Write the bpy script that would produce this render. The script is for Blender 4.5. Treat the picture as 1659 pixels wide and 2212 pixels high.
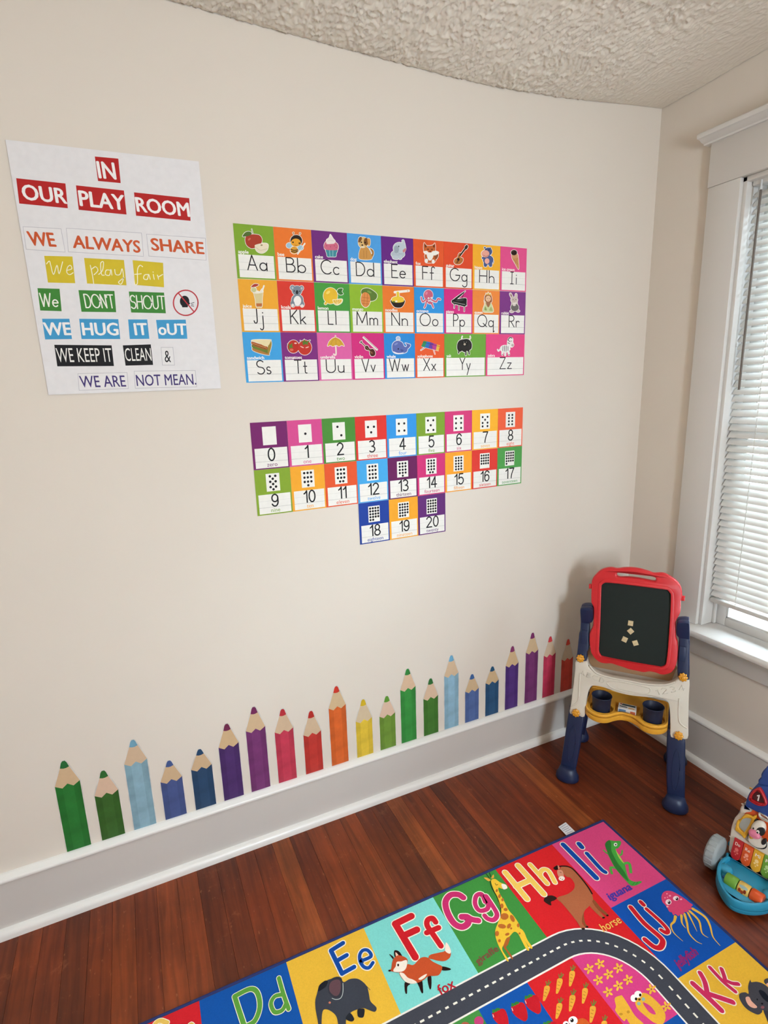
import bpy, bmesh, math, random
import numpy as np
from mathutils import Vector, noise as mnoise
from mathutils.geometry import tessellate_polygon
random.seed(7); rng = np.random.default_rng(7)
SC = bpy.context.scene
COL = SC.collection
for o in list(bpy.data.objects): bpy.data.objects.remove(o)

# ---------------------------------------------------------------- camera, sky, light, exposure
IW, IH = 1659, 2212
FPX, YAW, PITCH, ROLL = 1198.56, 0.426035, 0.226344, -0.032076
CAM = Vector((-2.03018, -1.75176, 1.6))
_f = Vector((math.sin(YAW)*math.cos(PITCH), math.cos(YAW)*math.cos(PITCH), -math.sin(PITCH)))
_r = Vector((math.cos(YAW), -math.sin(YAW), 0)); _u = _r.cross(_f)
R_ = _r*math.cos(ROLL)+_u*math.sin(ROLL); U_ = -_r*math.sin(ROLL)+_u*math.cos(ROLL)
from mathutils import Matrix
cd = bpy.data.cameras.new('camera'); cam = bpy.data.objects.new('camera', cd); COL.objects.link(cam)
cd.sensor_fit = 'VERTICAL'; cd.sensor_height = 36.0; cd.lens = FPX/IH*36.0; cd.clip_start = 0.02
cam.matrix_world = Matrix(((R_.x, U_.x, -_f.x, CAM.x), (R_.y, U_.y, -_f.y, CAM.y), (R_.z, U_.z, -_f.z, CAM.z), (0, 0, 0, 1)))
SC.camera = cam
world = bpy.data.worlds.new('daylight'); SC.world = world; world.use_nodes = True
bg = world.node_tree.nodes['Background']; bg.inputs[0].default_value = (0.76, 0.89, 1.0, 1); bg.inputs[1].default_value = 43.0
SC.view_settings.view_transform = 'Standard'; SC.view_settings.look = 'None'
SC.view_settings.gamma = 1.0; SC.view_settings.use_curve_mapping = False
SC.view_settings.exposure = -0.05
LAMP = 25.0                               # glow of the ceiling lamp's glass globe
cy_ = SC.cycles; cy_.max_bounces = 6; cy_.diffuse_bounces = 4; cy_.glossy_bounces = 2; cy_.transmission_bounces = 3; cy_.transparent_max_bounces = 6
cy_.caustics_reflective = False; cy_.caustics_refractive = False
XL, YF = -3.5, -3.5                      # room extents (left wall, wall behind the camera)
WIN = [                                   # plane axis, plane value, a0, a1 (horizontal span), z0, z1, inward rotation
    ('x', 0.0, -1.20, -0.36, 0.60, 2.25),
    ('y', YF, -1.60, -1.10, 0.90, 2.10)]
def portal(n, loc, rot, sx, sy):
    l = bpy.data.lights.new(n, 'AREA'); l.shape = 'RECTANGLE'; l.size = sx; l.size_y = sy; l.energy = 1
    l.cycles.is_portal = True
    o = bpy.data.objects.new(n, l); COL.objects.link(o); o.location = loc; o.rotation_euler = rot
H = math.pi/2
portal('window_daylight', (0.16, -0.78, 1.42), (0, H, 0), 1.66, 0.86)
portal('window_daylight', (-1.35, YF-0.14, 1.5), (H, 0, 0), .52, 1.22)

# ---------------------------------------------------------------- helpers
def lin(h):
    if isinstance(h, str):
        c = [int(h[i:i+2], 16)/255 for i in (0, 2, 4)]
    else: c = h
    return tuple(x/12.92 if x <= .04045 else ((x+.055)/1.055)**2.4 for x in c)
_m = {}
def mat(name, col='cccccc', rough=.5, spec=.5, noise=0., nscale=40., bump=0., bscale=60., metal=0., coat=0., trans=0.):
    if name in _m: return _m[name]
    m = bpy.data.materials.new(name); m.use_nodes = True; nt = m.node_tree; b = nt.nodes['Principled BSDF']
    c = lin(col)+(1,)
    b.inputs['Base Color'].default_value = c; b.inputs['Roughness'].default_value = rough
    b.inputs['Specular IOR Level'].default_value = spec; b.inputs['Metallic'].default_value = metal
    b.inputs['Coat Weight'].default_value = coat
    tc = nt.nodes.new('ShaderNodeTexCoord')
    if noise or bump:
        n = nt.nodes.new('ShaderNodeTexNoise'); n.inputs['Scale'].default_value = nscale; n.inputs['Detail'].default_value = 4
        nt.links.new(tc.outputs['Object'], n.inputs['Vector'])
    if noise:
        mx = nt.nodes.new('ShaderNodeMix'); mx.data_type = 'RGBA'
        mx.inputs[6].default_value = tuple(x*(1-noise) for x in c[:3])+(1,); mx.inputs[7].default_value = tuple(min(1, x*(1+noise)) for x in c[:3])+(1,)
        nt.links.new(n.outputs['Fac'], mx.inputs[0]); nt.links.new(mx.outputs[2], b.inputs['Base Color'])
    if bump:
        n2 = nt.nodes.new('ShaderNodeTexNoise'); n2.inputs['Scale'].default_value = bscale; n2.inputs['Detail'].default_value = 5
        nt.links.new(tc.outputs['Object'], n2.inputs['Vector'])
        bp = nt.nodes.new('ShaderNodeBump'); bp.inputs['Strength'].default_value = bump; bp.inputs['Distance'].default_value = .003
        nt.links.new(n2.outputs['Fac'], bp.inputs['Height']); nt.links.new(bp.outputs[0], b.inputs['Normal'])
    if trans:
        tr = nt.nodes.new('ShaderNodeBsdfTranslucent'); tr.inputs[0].default_value = c
        ms = nt.nodes.new('ShaderNodeMixShader'); ms.inputs[0].default_value = trans
        out = nt.nodes['Material Output']
        nt.links.new(b.outputs[0], ms.inputs[1]); nt.links.new(tr.outputs[0], ms.inputs[2]); nt.links.new(ms.outputs[0], out.inputs[0])
    _m[name] = m; return m
def ink(name, rough, var, vscale, bump, bscale, spec=.4, crease=0., sheen=0., gain=1.):
    m = bpy.data.materials.new(name); m.use_nodes = True; nt = m.node_tree; b = nt.nodes['Principled BSDF']
    b.inputs['Roughness'].default_value = rough; b.inputs['Specular IOR Level'].default_value = spec
    if sheen: b.inputs['Sheen Weight'].default_value = sheen
    a = nt.nodes.new('ShaderNodeAttribute'); a.attribute_name = 'Col'
    tc = nt.nodes.new('ShaderNodeTexCoord')
    n = nt.nodes.new('ShaderNodeTexNoise'); n.inputs['Scale'].default_value = vscale; n.inputs['Detail'].default_value = 5
    nt.links.new(tc.outputs['Object'], n.inputs['Vector'])
    mr = nt.nodes.new('ShaderNodeMapRange'); mr.inputs[1].default_value = .25; mr.inputs[2].default_value = .75
    mr.inputs[3].default_value = gain*(1-var); mr.inputs[4].default_value = gain*(1+var)
    nt.links.new(n.outputs['Fac'], mr.inputs[0])
    vm = nt.nodes.new('ShaderNodeVectorMath'); vm.operation = 'SCALE'
    nt.links.new(a.outputs['Color'], vm.inputs[0]); nt.links.new(mr.outputs[0], vm.inputs[3]); nt.links.new(vm.outputs[0], b.inputs['Base Color'])
    if bump:
        n2 = nt.nodes.new('ShaderNodeTexNoise'); n2.inputs['Scale'].default_value = bscale; n2.inputs['Detail'].default_value = 4
        nt.links.new(tc.outputs['Object'], n2.inputs['Vector'])
        bp = nt.nodes.new('ShaderNodeBump'); bp.inputs['Strength'].default_value = bump; bp.inputs['Distance'].default_value = .002
        nt.links.new(n2.outputs['Fac'], bp.inputs['Height']); last = bp
        if crease:
            n3 = nt.nodes.new('ShaderNodeTexNoise'); n3.inputs['Scale'].default_value = 5.5; n3.inputs['Detail'].default_value = 2; n3.inputs['Distortion'].default_value = .6
            nt.links.new(tc.outputs['Object'], n3.inputs['Vector'])
            b3 = nt.nodes.new('ShaderNodeBump'); b3.inputs['Strength'].default_value = crease; b3.inputs['Distance'].default_value = .02
            nt.links.new(n3.outputs['Fac'], b3.inputs['Height']); nt.links.new(bp.outputs[0], b3.inputs['Normal']); last = b3
        nt.links.new(last.outputs[0], b.inputs['Normal'])
    return m
INK = ink('printed_card_ink', .6, .03, 60, 0, 1, .2)
WATER = ink('watercolour_decal_ink', .6, .22, 22, 0, 1)
PILE = ink('printed_rug_pile', .95, .06, 260, .5, 700, .1, .35, 0., 1.14)

def tag(o, label=None, cat=None, group=None, kind=None):
    for k, v in (('label', label), ('category', cat), ('group', group), ('kind', kind)):
        if v: o[k] = v
    return o
def link(name, me, parent=None, mats=(), smooth=False, ang=.7):
    for m in mats:
        if m: me.materials.append(m)
    if smooth and len(me.polygons):
        me.polygons.foreach_set('use_smooth', [True]*len(me.polygons)); me.set_sharp_from_angle(angle=ang)
    o = bpy.data.objects.new(name, me); COL.objects.link(o)
    if parent: o.parent = parent
    return o
def empty(name, loc=(0, 0, 0)):
    o = bpy.data.objects.new(name, None); COL.objects.link(o); o.location = loc; o.empty_display_size = .05
    return o
class MB:
    """collects vertices and faces (world coordinates) with an optional colour per face"""
    def __init__(s): s.v = []; s.f = []; s.c = []; s.d = 0
    def add(s, vs, fs, c=(1, 1, 1)):
        n = len(s.v); s.v += [tuple(x) for x in vs]
        for f in fs: s.f.append(tuple(i+n for i in f)); s.c.append(c)
    def box(s, a, b, c=(1, 1, 1)):
        x0, y0, z0 = a; x1, y1, z1 = b
        s.add([(x, y, z) for x in (x0, x1) for y in (y0, y1) for z in (z0, z1)],
              [(0, 1, 3, 2), (4, 6, 7, 5), (0, 4, 5, 1), (2, 3, 7, 6), (0, 2, 6, 4), (1, 5, 7, 3)], c)
    def build(s, name, m=None, parent=None, org=None, smooth=False, ang=.7, bevel=0., colour=False, seg=2):
        off = Vector((0, 0, 0))
        if org is not None: off = Vector(org)
        elif parent is not None: off = Vector(parent.get('_o', (0, 0, 0)))
        me = bpy.data.meshes.new(name)
        me.from_pydata([(x-off.x, y-off.y, z-off.z) for x, y, z in s.v], [], s.f); me.update()
        if bevel:
            bm = bmesh.new(); bm.from_mesh(me); bmesh.ops.remove_doubles(bm, verts=bm.verts, dist=1e-6)
            bmesh.ops.recalc_face_normals(bm, faces=bm.faces)
            es = [e for e in bm.edges if len(e.link_faces) == 2 and e.calc_face_angle() > .5]
            bmesh.ops.bevel(bm, geom=es, offset=bevel, segments=seg, affect='EDGES', profile=.5, clamp_overlap=True)
            bm.to_mesh(me); bm.free()
        if colour:
            ca = me.color_attributes.new('Col', 'FLOAT_COLOR', 'CORNER')
            d = []
            for f, c in zip(s.f, s.c): d += list(c+(1.,))*len(f)
            ca.data.foreach_set('color', d)
        o = link(name, me, parent, [m] if m else [], smooth or bool(bevel), ang)
        if parent is None and org is not None: o.location = off
        o['_o'] = tuple(off)
        return o
def root(name, loc):
    o = empty(name, loc); o['_o'] = tuple(loc); return o
def lathe(profile, c, axis='z', n=24, cap=True):
    """profile: (radius, height) list, returns verts, faces"""
    v = []; f = []
    for r, h in profile:
        for k in range(n):
            a = 2*math.pi*k/n; p = (r*math.cos(a), r*math.sin(a), h)
            v.append(p)
    for i in range(len(profile)-1):
        for k in range(n):
            f.append((i*n+k, i*n+(k+1) % n, (i+1)*n+(k+1) % n, (i+1)*n+k))
    if cap:
        f.append(tuple(range(n))[::-1]); f.append(tuple((len(profile)-1)*n+k for k in range(n)))
    return v, f
def place(v, o, ex, ey, ez):
    o, ex, ey, ez = Vector(o), Vector(ex), Vector(ey), Vector(ez)
    return [tuple(o+ex*x+ey*y+ez*z) for x, y, z in v]
def tube(pts, r, n=8):
    pts = [Vector(p) for p in pts]; v = []; f = []
    for i, p in enumerate(pts):
        t = (pts[min(i+1, len(pts)-1)]-pts[max(i-1, 0)]).normalized()
        a = t.orthogonal().normalized() if i == 0 else (a-t*a.dot(t)).normalized()
        b = t.cross(a); rr = r[i] if isinstance(r, (list, tuple)) else r
        for k in range(n):
            w = 2*math.pi*k/n; v.append(tuple(p+(a*math.cos(w)+b*math.sin(w))*rr))
    for i in range(len(pts)-1):
        for k in range(n): f.append((i*n+k, i*n+(k+1) % n, (i+1)*n+(k+1) % n, (i+1)*n+k))
    f.append(tuple(range(n))[::-1]); f.append(tuple((len(pts)-1)*n+k for k in range(n)))
    return v, f
def spline(p, closed=True, k=5):
    p = [Vector((a[0], a[1])) for a in p]; n = len(p); out = []
    if n < 3: return p
    rng_ = range(n) if closed else range(n-1)
    for i in rng_:
        if closed: a, b, c, d = p[i-1], p[i], p[(i+1) % n], p[(i+2) % n]
        else: a, b, c, d = p[max(i-1, 0)], p[i], p[i+1], p[min(i+2, n-1)]
        for j in range(k):
            t = j/k
            out.append(.5*((2*b)+(c-a)*t+(2*a-5*b+4*c-d)*t*t+(3*b-a-3*c+d)*t**3))
    if not closed: out.append(p[-1])
    return out
def area2(p): return sum(p[i-1][0]*p[i][1]-p[i][0]*p[i-1][1] for i in range(len(p)))
def clean(p):
    out = []
    for q in p:
        if not out or (Vector(q)-Vector(out[-1])).length > 1e-9: out.append(q)
    return out
def tri(loops):
    """triangles over the concatenated loops"""
    return tessellate_polygon([[Vector((p[0], p[1], 0)) for p in l] for l in loops])
def inset(p, d):
    """moves a loop inwards by d (loop orientation taken into account)"""
    n = len(p); s = 1 if area2(p) > 0 else -1; out = []
    for i in range(n):
        a, b, c = Vector(p[i-1]), Vector(p[i]), Vector(p[(i+1) % n])
        e1 = (b-a); e2 = (c-b)
        if e1.length < 1e-9: e1 = e2
        if e2.length < 1e-9: e2 = e1
        e1 = e1.normalized(); e2 = e2.normalized()
        n1 = Vector((-e1.y, e1.x))*s; n2 = Vector((-e2.y, e2.x))*s; m = n1+n2
        if m.length < 1e-6: m = n1
        m = m.normalized(); k = d/max(.5, m.dot(n1)); out.append(b+m*k)
    return out
def slab(mb, loops, fn, d0, d1, bev=0., c=(1, 1, 1)):
    """extrudes 2D loops (outer, holes...) between depths d0 < d1; fn(a, b, d) gives the 3D point; rounded rims"""
    loops = [[Vector((q[0], q[1])) for q in l] for l in loops]
    prof = [(d0, bev), (d0+bev*.3, bev*.3), (d0+bev, 0), (d1-bev, 0), (d1-bev*.3, bev*.3), (d1, bev)] if bev else [(d0, 0), (d1, 0)]
    vs = []; idx = []
    for d, ins in prof:
        row = []
        for li, l in enumerate(loops):
            q = inset(l, ins if li == 0 else -ins) if ins else l
            row.append([len(vs)+i for i in range(len(q))]); vs += [fn(a[0], a[1], d) for a in q]
        idx.append(row)
    fs = []
    for k in range(len(prof)-1):
        for li in range(len(loops)):
            A, B = idx[k][li], idx[k+1][li]; n = len(A)
            for i in range(n): fs.append((A[i], A[(i+1) % n], B[(i+1) % n], B[i]))
    t = tri(loops); flat0 = sum(idx[0], []); flat1 = sum(idx[-1], [])
    for a in t: fs.append(tuple(flat0[i] for i in a)[::-1]); fs.append(tuple(flat1[i] for i in a))
    mb.add(vs, fs, c)
def fixn(o):
    bm = bmesh.new(); bm.from_mesh(o.data); bmesh.ops.recalc_face_normals(bm, faces=bm.faces); bm.to_mesh(o.data); bm.free()
    return o
# ---- photo pixels to points on real planes
def ray(px, py): return (_f + R_*((px-IW/2)/FPX) - U_*((py-IH/2)/FPX))
def on_plane(px, py, n, p0):
    d = ray(px, py); n = Vector(n); t = (Vector(p0)-CAM).dot(n)/d.dot(n); return CAM+d*t
def wall_xz(px, py):
    p = on_plane(px, py, (0, 1, 0), (0, 0, 0)); return p.x, p.z
RUGZ = .009
def rug_xy(px, py):
    p = on_plane(px, py, (0, 0, 1), (0, 0, RUGZ)); return p.x, p.y
def pts(s): return [tuple(float(q) for q in a.split(',')) for a in s.split()]
# ---- flat print: shapes in 2D, layer by layer
class Art:
    def __init__(s, fn, to3, step=.00005, base=0.):
        s.fn = fn; s.to3 = to3; s.mb = MB(); s.lay = base; s.step = step; s.sil = []
    def _poly(s, p, col):
        p = clean(p)
        if len(p) < 3: return
        if area2(p) < 0: p = p[::-1]
        s.mb.add([s.to3(q[0], q[1], s.lay) for q in p], tri([p]), lin(col)); s.lay += s.step
    def P(s, col, st, smooth=True):
        p = pts(st) if isinstance(st, str) else st
        if smooth: p = spline(p)
        s._poly([s.fn(*q) for q in p], col)
    def E(s, col, cx, cy, rx, ry, rot=0, n=20):
        a = math.radians(rot); ca, sa = math.cos(a), math.sin(a)
        s._poly([s.fn(cx+rx*math.cos(t)*ca-ry*math.sin(t)*sa, cy+rx*math.cos(t)*sa+ry*math.sin(t)*ca) for t in [2*math.pi*k/n for k in range(n)]], col)
    def L(s, col, w, st, smooth=True, taper=False):
        p = pts(st) if isinstance(st, str) else st
        if smooth and len(p) > 2: p = spline(p, False)
        s._stroke([Vector(s.fn(*q)) for q in p], col, s.scale(p[0])*w, taper)
    def scale(s, p):
        a, b, c = Vector(s.fn(*p)), Vector(s.fn(p[0]+1, p[1])), Vector(s.fn(p[0], p[1]+1)); return math.sqrt(abs((b-a).cross(c-a)))
    def _stroke(s, p, col, w, taper=False):
        p = [q for i, q in enumerate(p) if i == 0 or (q-p[i-1]).length > 1e-7]; n = len(p)
        if n < 2: return
        if not taper:
            for i in range(1, n-1):
                if (p[i]-p[i-1]).angle(p[i+1]-p[i], 0) > .8:
                    s._stroke(p[:i+1], col, w); s._stroke(p[i:], col, w); return
        vs = []; fs = []; h = w/2
        for i in range(n):
            t = (p[min(i+1, n-1)]-p[max(i-1, 0)]).normalized(); nn = Vector((-t.y, t.x))
            k = 1.
            if 0 < i < n-1:
                e = (p[i]-p[i-1]).normalized(); k = 1/max(.6, Vector((-e.y, e.x)).dot(nn))
            hh = h*k*((1-.85*i/(n-1)) if taper else 1)
            vs += [p[i]+nn*hh, p[i]-nn*hh]
        for i in range(n-1): fs.append((2*i, 2*i+1, 2*i+3, 2*i+2))
        # round caps
        for e, d in ((0, -1), (n-1, 1)):
            if taper and e: continue
            t = (p[min(e+1, n-1)]-p[max(e-1, 0)]).normalized()*d; nn = Vector((-t.y, t.x)); b = len(vs)
            vs += [p[e]+(t*math.cos(a)+nn*math.sin(a))*h for a in [math.pi*(k/8-.5) for k in range(9)]]
            fs.append(tuple(range(b, b+9)))
        fs2 = []
        for f in fs:
            q = [vs[i] for i in f]
            fs2.append(f if area2(q) > 0 else f[::-1])
        s.mb.add([s.to3(q.x, q.y, s.lay) for q in vs], fs2, lin(col)); s.lay += s.step
    def sticker(s, shapes, w, col='f2eee6'):
        """white cut-out rim below the capital shapes, then the shapes"""
        for sh in shapes:
            k = sh[0]
            if k == 'P':
                p = spline(pts(sh[2])); s.P(col, p, False); s.L(col, w, list(p)+[p[0]], False)
            elif k == 'E': s.E(col, sh[2], sh[3], sh[4]+w/2, sh[5]+w/2, *(sh[6:]))
            elif k == 'L': s.L(col, sh[2]+w, sh[3])
        s.draw(shapes)
    def draw(s, shapes):
        for sh in shapes:
            k = sh[0].upper()
            if k == 'P': s.P(sh[1], sh[2], len(sh) < 4)
            elif k == 'Q': s.P(sh[1], sh[2], False)
            elif k == 'E': s.E(*sh[1:])
            elif k == 'L': s.L(*sh[1:])
    def build(s, name, m, parent): return s.mb.build(name, m, parent, colour=True)
# ---- lettering with the built-in font
_txt = {}
def text_tris(body, bold=0., narrow=1.):
    key = (body, bold)
    if key not in _txt:
        c = bpy.data.curves.new('t', 'FONT'); c.body = body; c.offset = bold; c.resolution_u = 3
        o = bpy.data.objects.new('t', c); COL.objects.link(o)
        dg = bpy.context.evaluated_depsgraph_get(); me = o.evaluated_get(dg).to_mesh()
        v = [(q.co.x, q.co.y) for q in me.vertices]; f = [tuple(q.vertices) for q in me.polygons]
        o.evaluated_get(dg).to_mesh_clear(); bpy.data.objects.remove(o); bpy.data.curves.remove(c)
        _txt[key] = (v, f)
    return _txt[key]
def put_text(art, body, col, bl, br, tl, bold=0., raw=False):
    """fits the lettering's box to three corner points given in art.fn space (raw: already plane coordinates)"""
    v, f = text_tris(body, 0.)
    xs = [q[0] for q in v]; ys = [q[1] for q in v]; x0, x1, y0, y1 = min(xs), max(xs), min(ys), max(ys)
    g = (lambda a, b: (a, b)) if raw else art.fn
    A, B, C = Vector(g(*bl)), Vector(g(*br)), Vector(g(*tl))
    q = [A+(B-A)*((x-x0)/(x1-x0))+(C-A)*((y-y0)/(y1-y0)) for x, y in v]
    ff = [t if area2([q[i] for i in t]) > 0 else t[::-1] for t in f]
    ex = (B-A)/(x1-x0); ey = (C-A)/(y1-y0)
    for dx, dy in ([(0, 0)] if not bold else [(0, 0), (bold, 0), (-bold, 0), (0, bold*.6), (0, -bold*.6)]):
        o_ = ex*dx+ey*dy
        art.mb.add([art.to3(p.x+o_.x, p.y+o_.y, art.lay) for p in q], ff, lin(col)); art.lay += art.step*.4
# ---- single-stroke manuscript alphabet: cap height 1, x-height .52, baseline 0
def arc(cx, cy, rx, ry, a0, a1, n=14): return [(cx+rx*math.cos(math.radians(a0+(a1-a0)*i/n)), cy+ry*math.sin(math.radians(a0+(a1-a0)*i/n))) for i in range(n+1)]
XH = .52
def bowl(cx, r=.26): return arc(cx, .26, r, .26, 0, 360, 20)
GL = {
 'A': [[(0, 0), (.35, 1), (.7, 0)], [(.12, .34), (.58, .34)]],
 'B': [[(0, 0), (0, 1), (.26, 1)]+arc(.26, .77, .24, .23, 90, -90)+[(0, .54), (.3, .54)]+arc(.3, .27, .27, .27, 90, -90)+[(0, 0)]],
 'C': [arc(.48, .5, .48, .5, 48, 312, 22)],
 'D': [[(0, 0), (0, 1), (.22, 1)]+arc(.22, .5, .44, .5, 90, -90, 18)+[(0, 0)]],
 'E': [[(.5, 1), (0, 1), (0, 0), (.52, 0)], [(0, .53), (.42, .53)]],
 'F': [[(.5, 1), (0, 1), (0, 0)], [(0, .53), (.42, .53)]],
 'G': [arc(.48, .5, .48, .5, 48, 355, 24)+[(.55, .46)]],
 'H': [[(0, 0), (0, 1)], [(.6, 0), (.6, 1)], [(0, .53), (.6, .53)]],
 'I': [[(0, 1), (.3, 1)], [(.15, 1), (.15, 0)], [(0, 0), (.3, 0)]],
 'J': [[(.36, 1), (.36, .2)]+arc(.18, .2, .18, .2, 0, -170)],
 'K': [[(0, 0), (0, 1)], [(.5, 1), (0, .45)], [(.14, .6), (.55, 0)]],
 'L': [[(0, 1), (0, 0), (.45, 0)]],
 'M': [[(0, 0), (.04, 1), (.4, .15), (.76, 1), (.8, 0)]],
 'N': [[(0, 0), (0, 1), (.58, 0), (.58, 1)]],
 'O': [arc(.48, .5, .48, .5, 0, 360, 28)],
 'P': [[(0, 0), (0, 1), (.24, 1)]+arc(.24, .74, .26, .26, 90, -90)+[(0, .48)]],
 'Q': [arc(.48, .5, .48, .5, 0, 360, 28), [(.58, .28), (.95, 0)]],
 'R': [[(0, 0), (0, 1), (.24, 1)]+arc(.24, .75, .25, .25, 90, -90)+[(0, .5)], [(.18, .5), (.52, 0)]],
 'S': [arc(.28, .75, .27, .25, 35, 250)+arc(.28, .25, .29, .25, 85, -145)],
 'T': [[(0, 1), (.62, 1)], [(.31, 1), (.31, 0)]],
 'U': [[(0, 1), (0, .3)]+arc(.3, .3, .3, .3, 180, 360)+[(.6, 1)]],
 'V': [[(0, 1), (.32, 0), (.64, 1)]],
 'W': [[(0, 1), (.25, 0), (.48, .95), (.71, 0), (.96, 1)]],
 'X': [[(0, 1), (.55, 0)], [(.55, 1), (0, 0)]],
 'Y': [[(0, 1), (.28, .5), (.56, 1)], [(.28, .5), (.28, 0)]],
 'Z': [[(0, 1), (.52, 1), (0, 0), (.55, 0)]],
 'a': [bowl(.26), [(.52, .52), (.52, 0)]],
 'b': [[(0, 1), (0, 0)], bowl(.26)],
 'c': [arc(.26, .26, .26, .26, 45, 315, 18)],
 'd': [bowl(.26), [(.52, 1), (.52, 0)]],
 'e': [[(.02, .28), (.5, .28)]+arc(.26, .26, .25, .26, 8, 315, 20)],
 'f': [arc(.3, .84, .16, .16, 30, 180, 8)+[(.14, 0)], [(0, .52), (.32, .52)]],
 'g': [bowl(.26), [(.52, .52), (.52, -.22)]+arc(.28, -.22, .24, .24, 0, -150, 12)],
 'h': [[(0, 1), (0, 0)], [(0, .28)]+arc(.2, .3, .2, .22, 180, 0)+[(.4, 0)]],
 'i': [[(0, .52), (0, 0)], [(0, .74), (0, .76)]],
 'j': [[(.2, .52), (.2, -.25)]+arc(.0, -.25, .2, .22, 0, -140, 10), [(.2, .74), (.2, .76)]],
 'k': [[(0, 1), (0, 0)], [(.36, .52), (0, .2)], [(.12, .3), (.38, 0)]],
 'l': [[(0, 1), (0, 0)]],
 'm': [[(0, .52), (0, 0)], [(0, .3)]+arc(.15, .34, .15, .18, 180, 0)+[(.3, 0)], [(.3, .3)]+arc(.45, .34, .15, .18, 180, 0)+[(.6, 0)]],
 'n': [[(0, .52), (0, 0)], [(0, .28)]+arc(.2, .3, .2, .22, 180, 0)+[(.4, 0)]],
 'o': [bowl(.26)],
 'p': [[(0, .52), (0, -.48)], bowl(.26)],
 'q': [bowl(.26), [(.52, .52), (.52, -.46), (.62, -.38)]],
 'r': [[(0, .52), (0, 0)], [(0, .26)]+arc(.18, .3, .18, .22, 180, 45)],
 's': [arc(.16, .39, .14, .13, 40, 250, 10)+arc(.16, .13, .16, .13, 85, -150, 10)],
 't': [[(.14, .85), (.14, .1)]+arc(.26, .1, .12, .1, 180, 290, 6), [(0, .52), (.3, .52)]],
 'u': [[(0, .52), (0, .2)]+arc(.19, .2, .19, .2, 180, 360)+[(.38, .52), (.38, 0)]],
 'v': [[(0, .52), (.2, 0), (.4, .52)]],
 'w': [[(0, .52), (.16, 0), (.3, .5), (.44, 0), (.6, .52)]],
 'x': [[(0, .52), (.36, 0)], [(.36, .52), (0, 0)]],
 'y': [[(0, .52), (.2, 0)], [(.42, .52), (.06, -.46)]],
 'z': [[(0, .52), (.36, .52), (0, 0), (.4, 0)]],
 "'": [[(0, 1), (0, .8)]], '1': [[(0, .76), (.12, .84), (.24, 1), (.24, 0)]],
 '2': [arc(.26, .72, .26, .28, 160, -30)+[(0, 0), (.55, 0)]],
 '3': [arc(.24, .75, .24, .25, 140, -90)+arc(.24, .25, .28, .25, 90, -140)],
 '4': [[(.4, 0), (.4, 1), (0, .28), (.56, .28)]], ' ': [], '0': [arc(.28, .5, .26, .5, 0, 360, 28)],
 '5': [[(.5, 1), (.1, 1), (.04, .52)]+arc(.27, .33, .28, .33, 125, -150, 18)], '6': [arc(.30, .62, .27, .38, 30, 180, 12)+[(.03, .34)], arc(.28, .31, .25, .31, 0, 360, 24)],
 '7': [[(0, 1), (.54, 1), (.40, .72), (.29, .42), (.24, .2), (.22, 0)]], '8': [arc(.28, .75, .22, .25, 0, 360, 22), arc(.28, .25, .27, .25, 0, 360, 24)],
 '9': [arc(.26, .38, .27, .38, 210, 360, 12)+[(.53, .66)], arc(.28, .69, .25, .31, 0, 360, 24)],
}
def glyph_run(word, gap=.2):
    out = []; x = 0.
    for ch in word:
        g = GL[ch]; xs = [q[0] for s in g for q in s]
        if not xs: x += .4; continue
        for s in g: out.append([(q[0]-min(xs)+x, q[1]) for q in s])
        x += max(xs)-min(xs)+gap
    return out, x-gap
def put_strokes(art, word, col, x0, x1, zb, hc, w, gap=.2):
    """plane coordinates: fits the word between x0 and x1 on baseline zb with cap height hc"""
    st, tot = glyph_run(word, gap); k = (x1-x0)/tot
    for s in st: art._stroke([Vector((x0+q[0]*k, zb+q[1]*hc)) for q in s], col, w)

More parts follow.
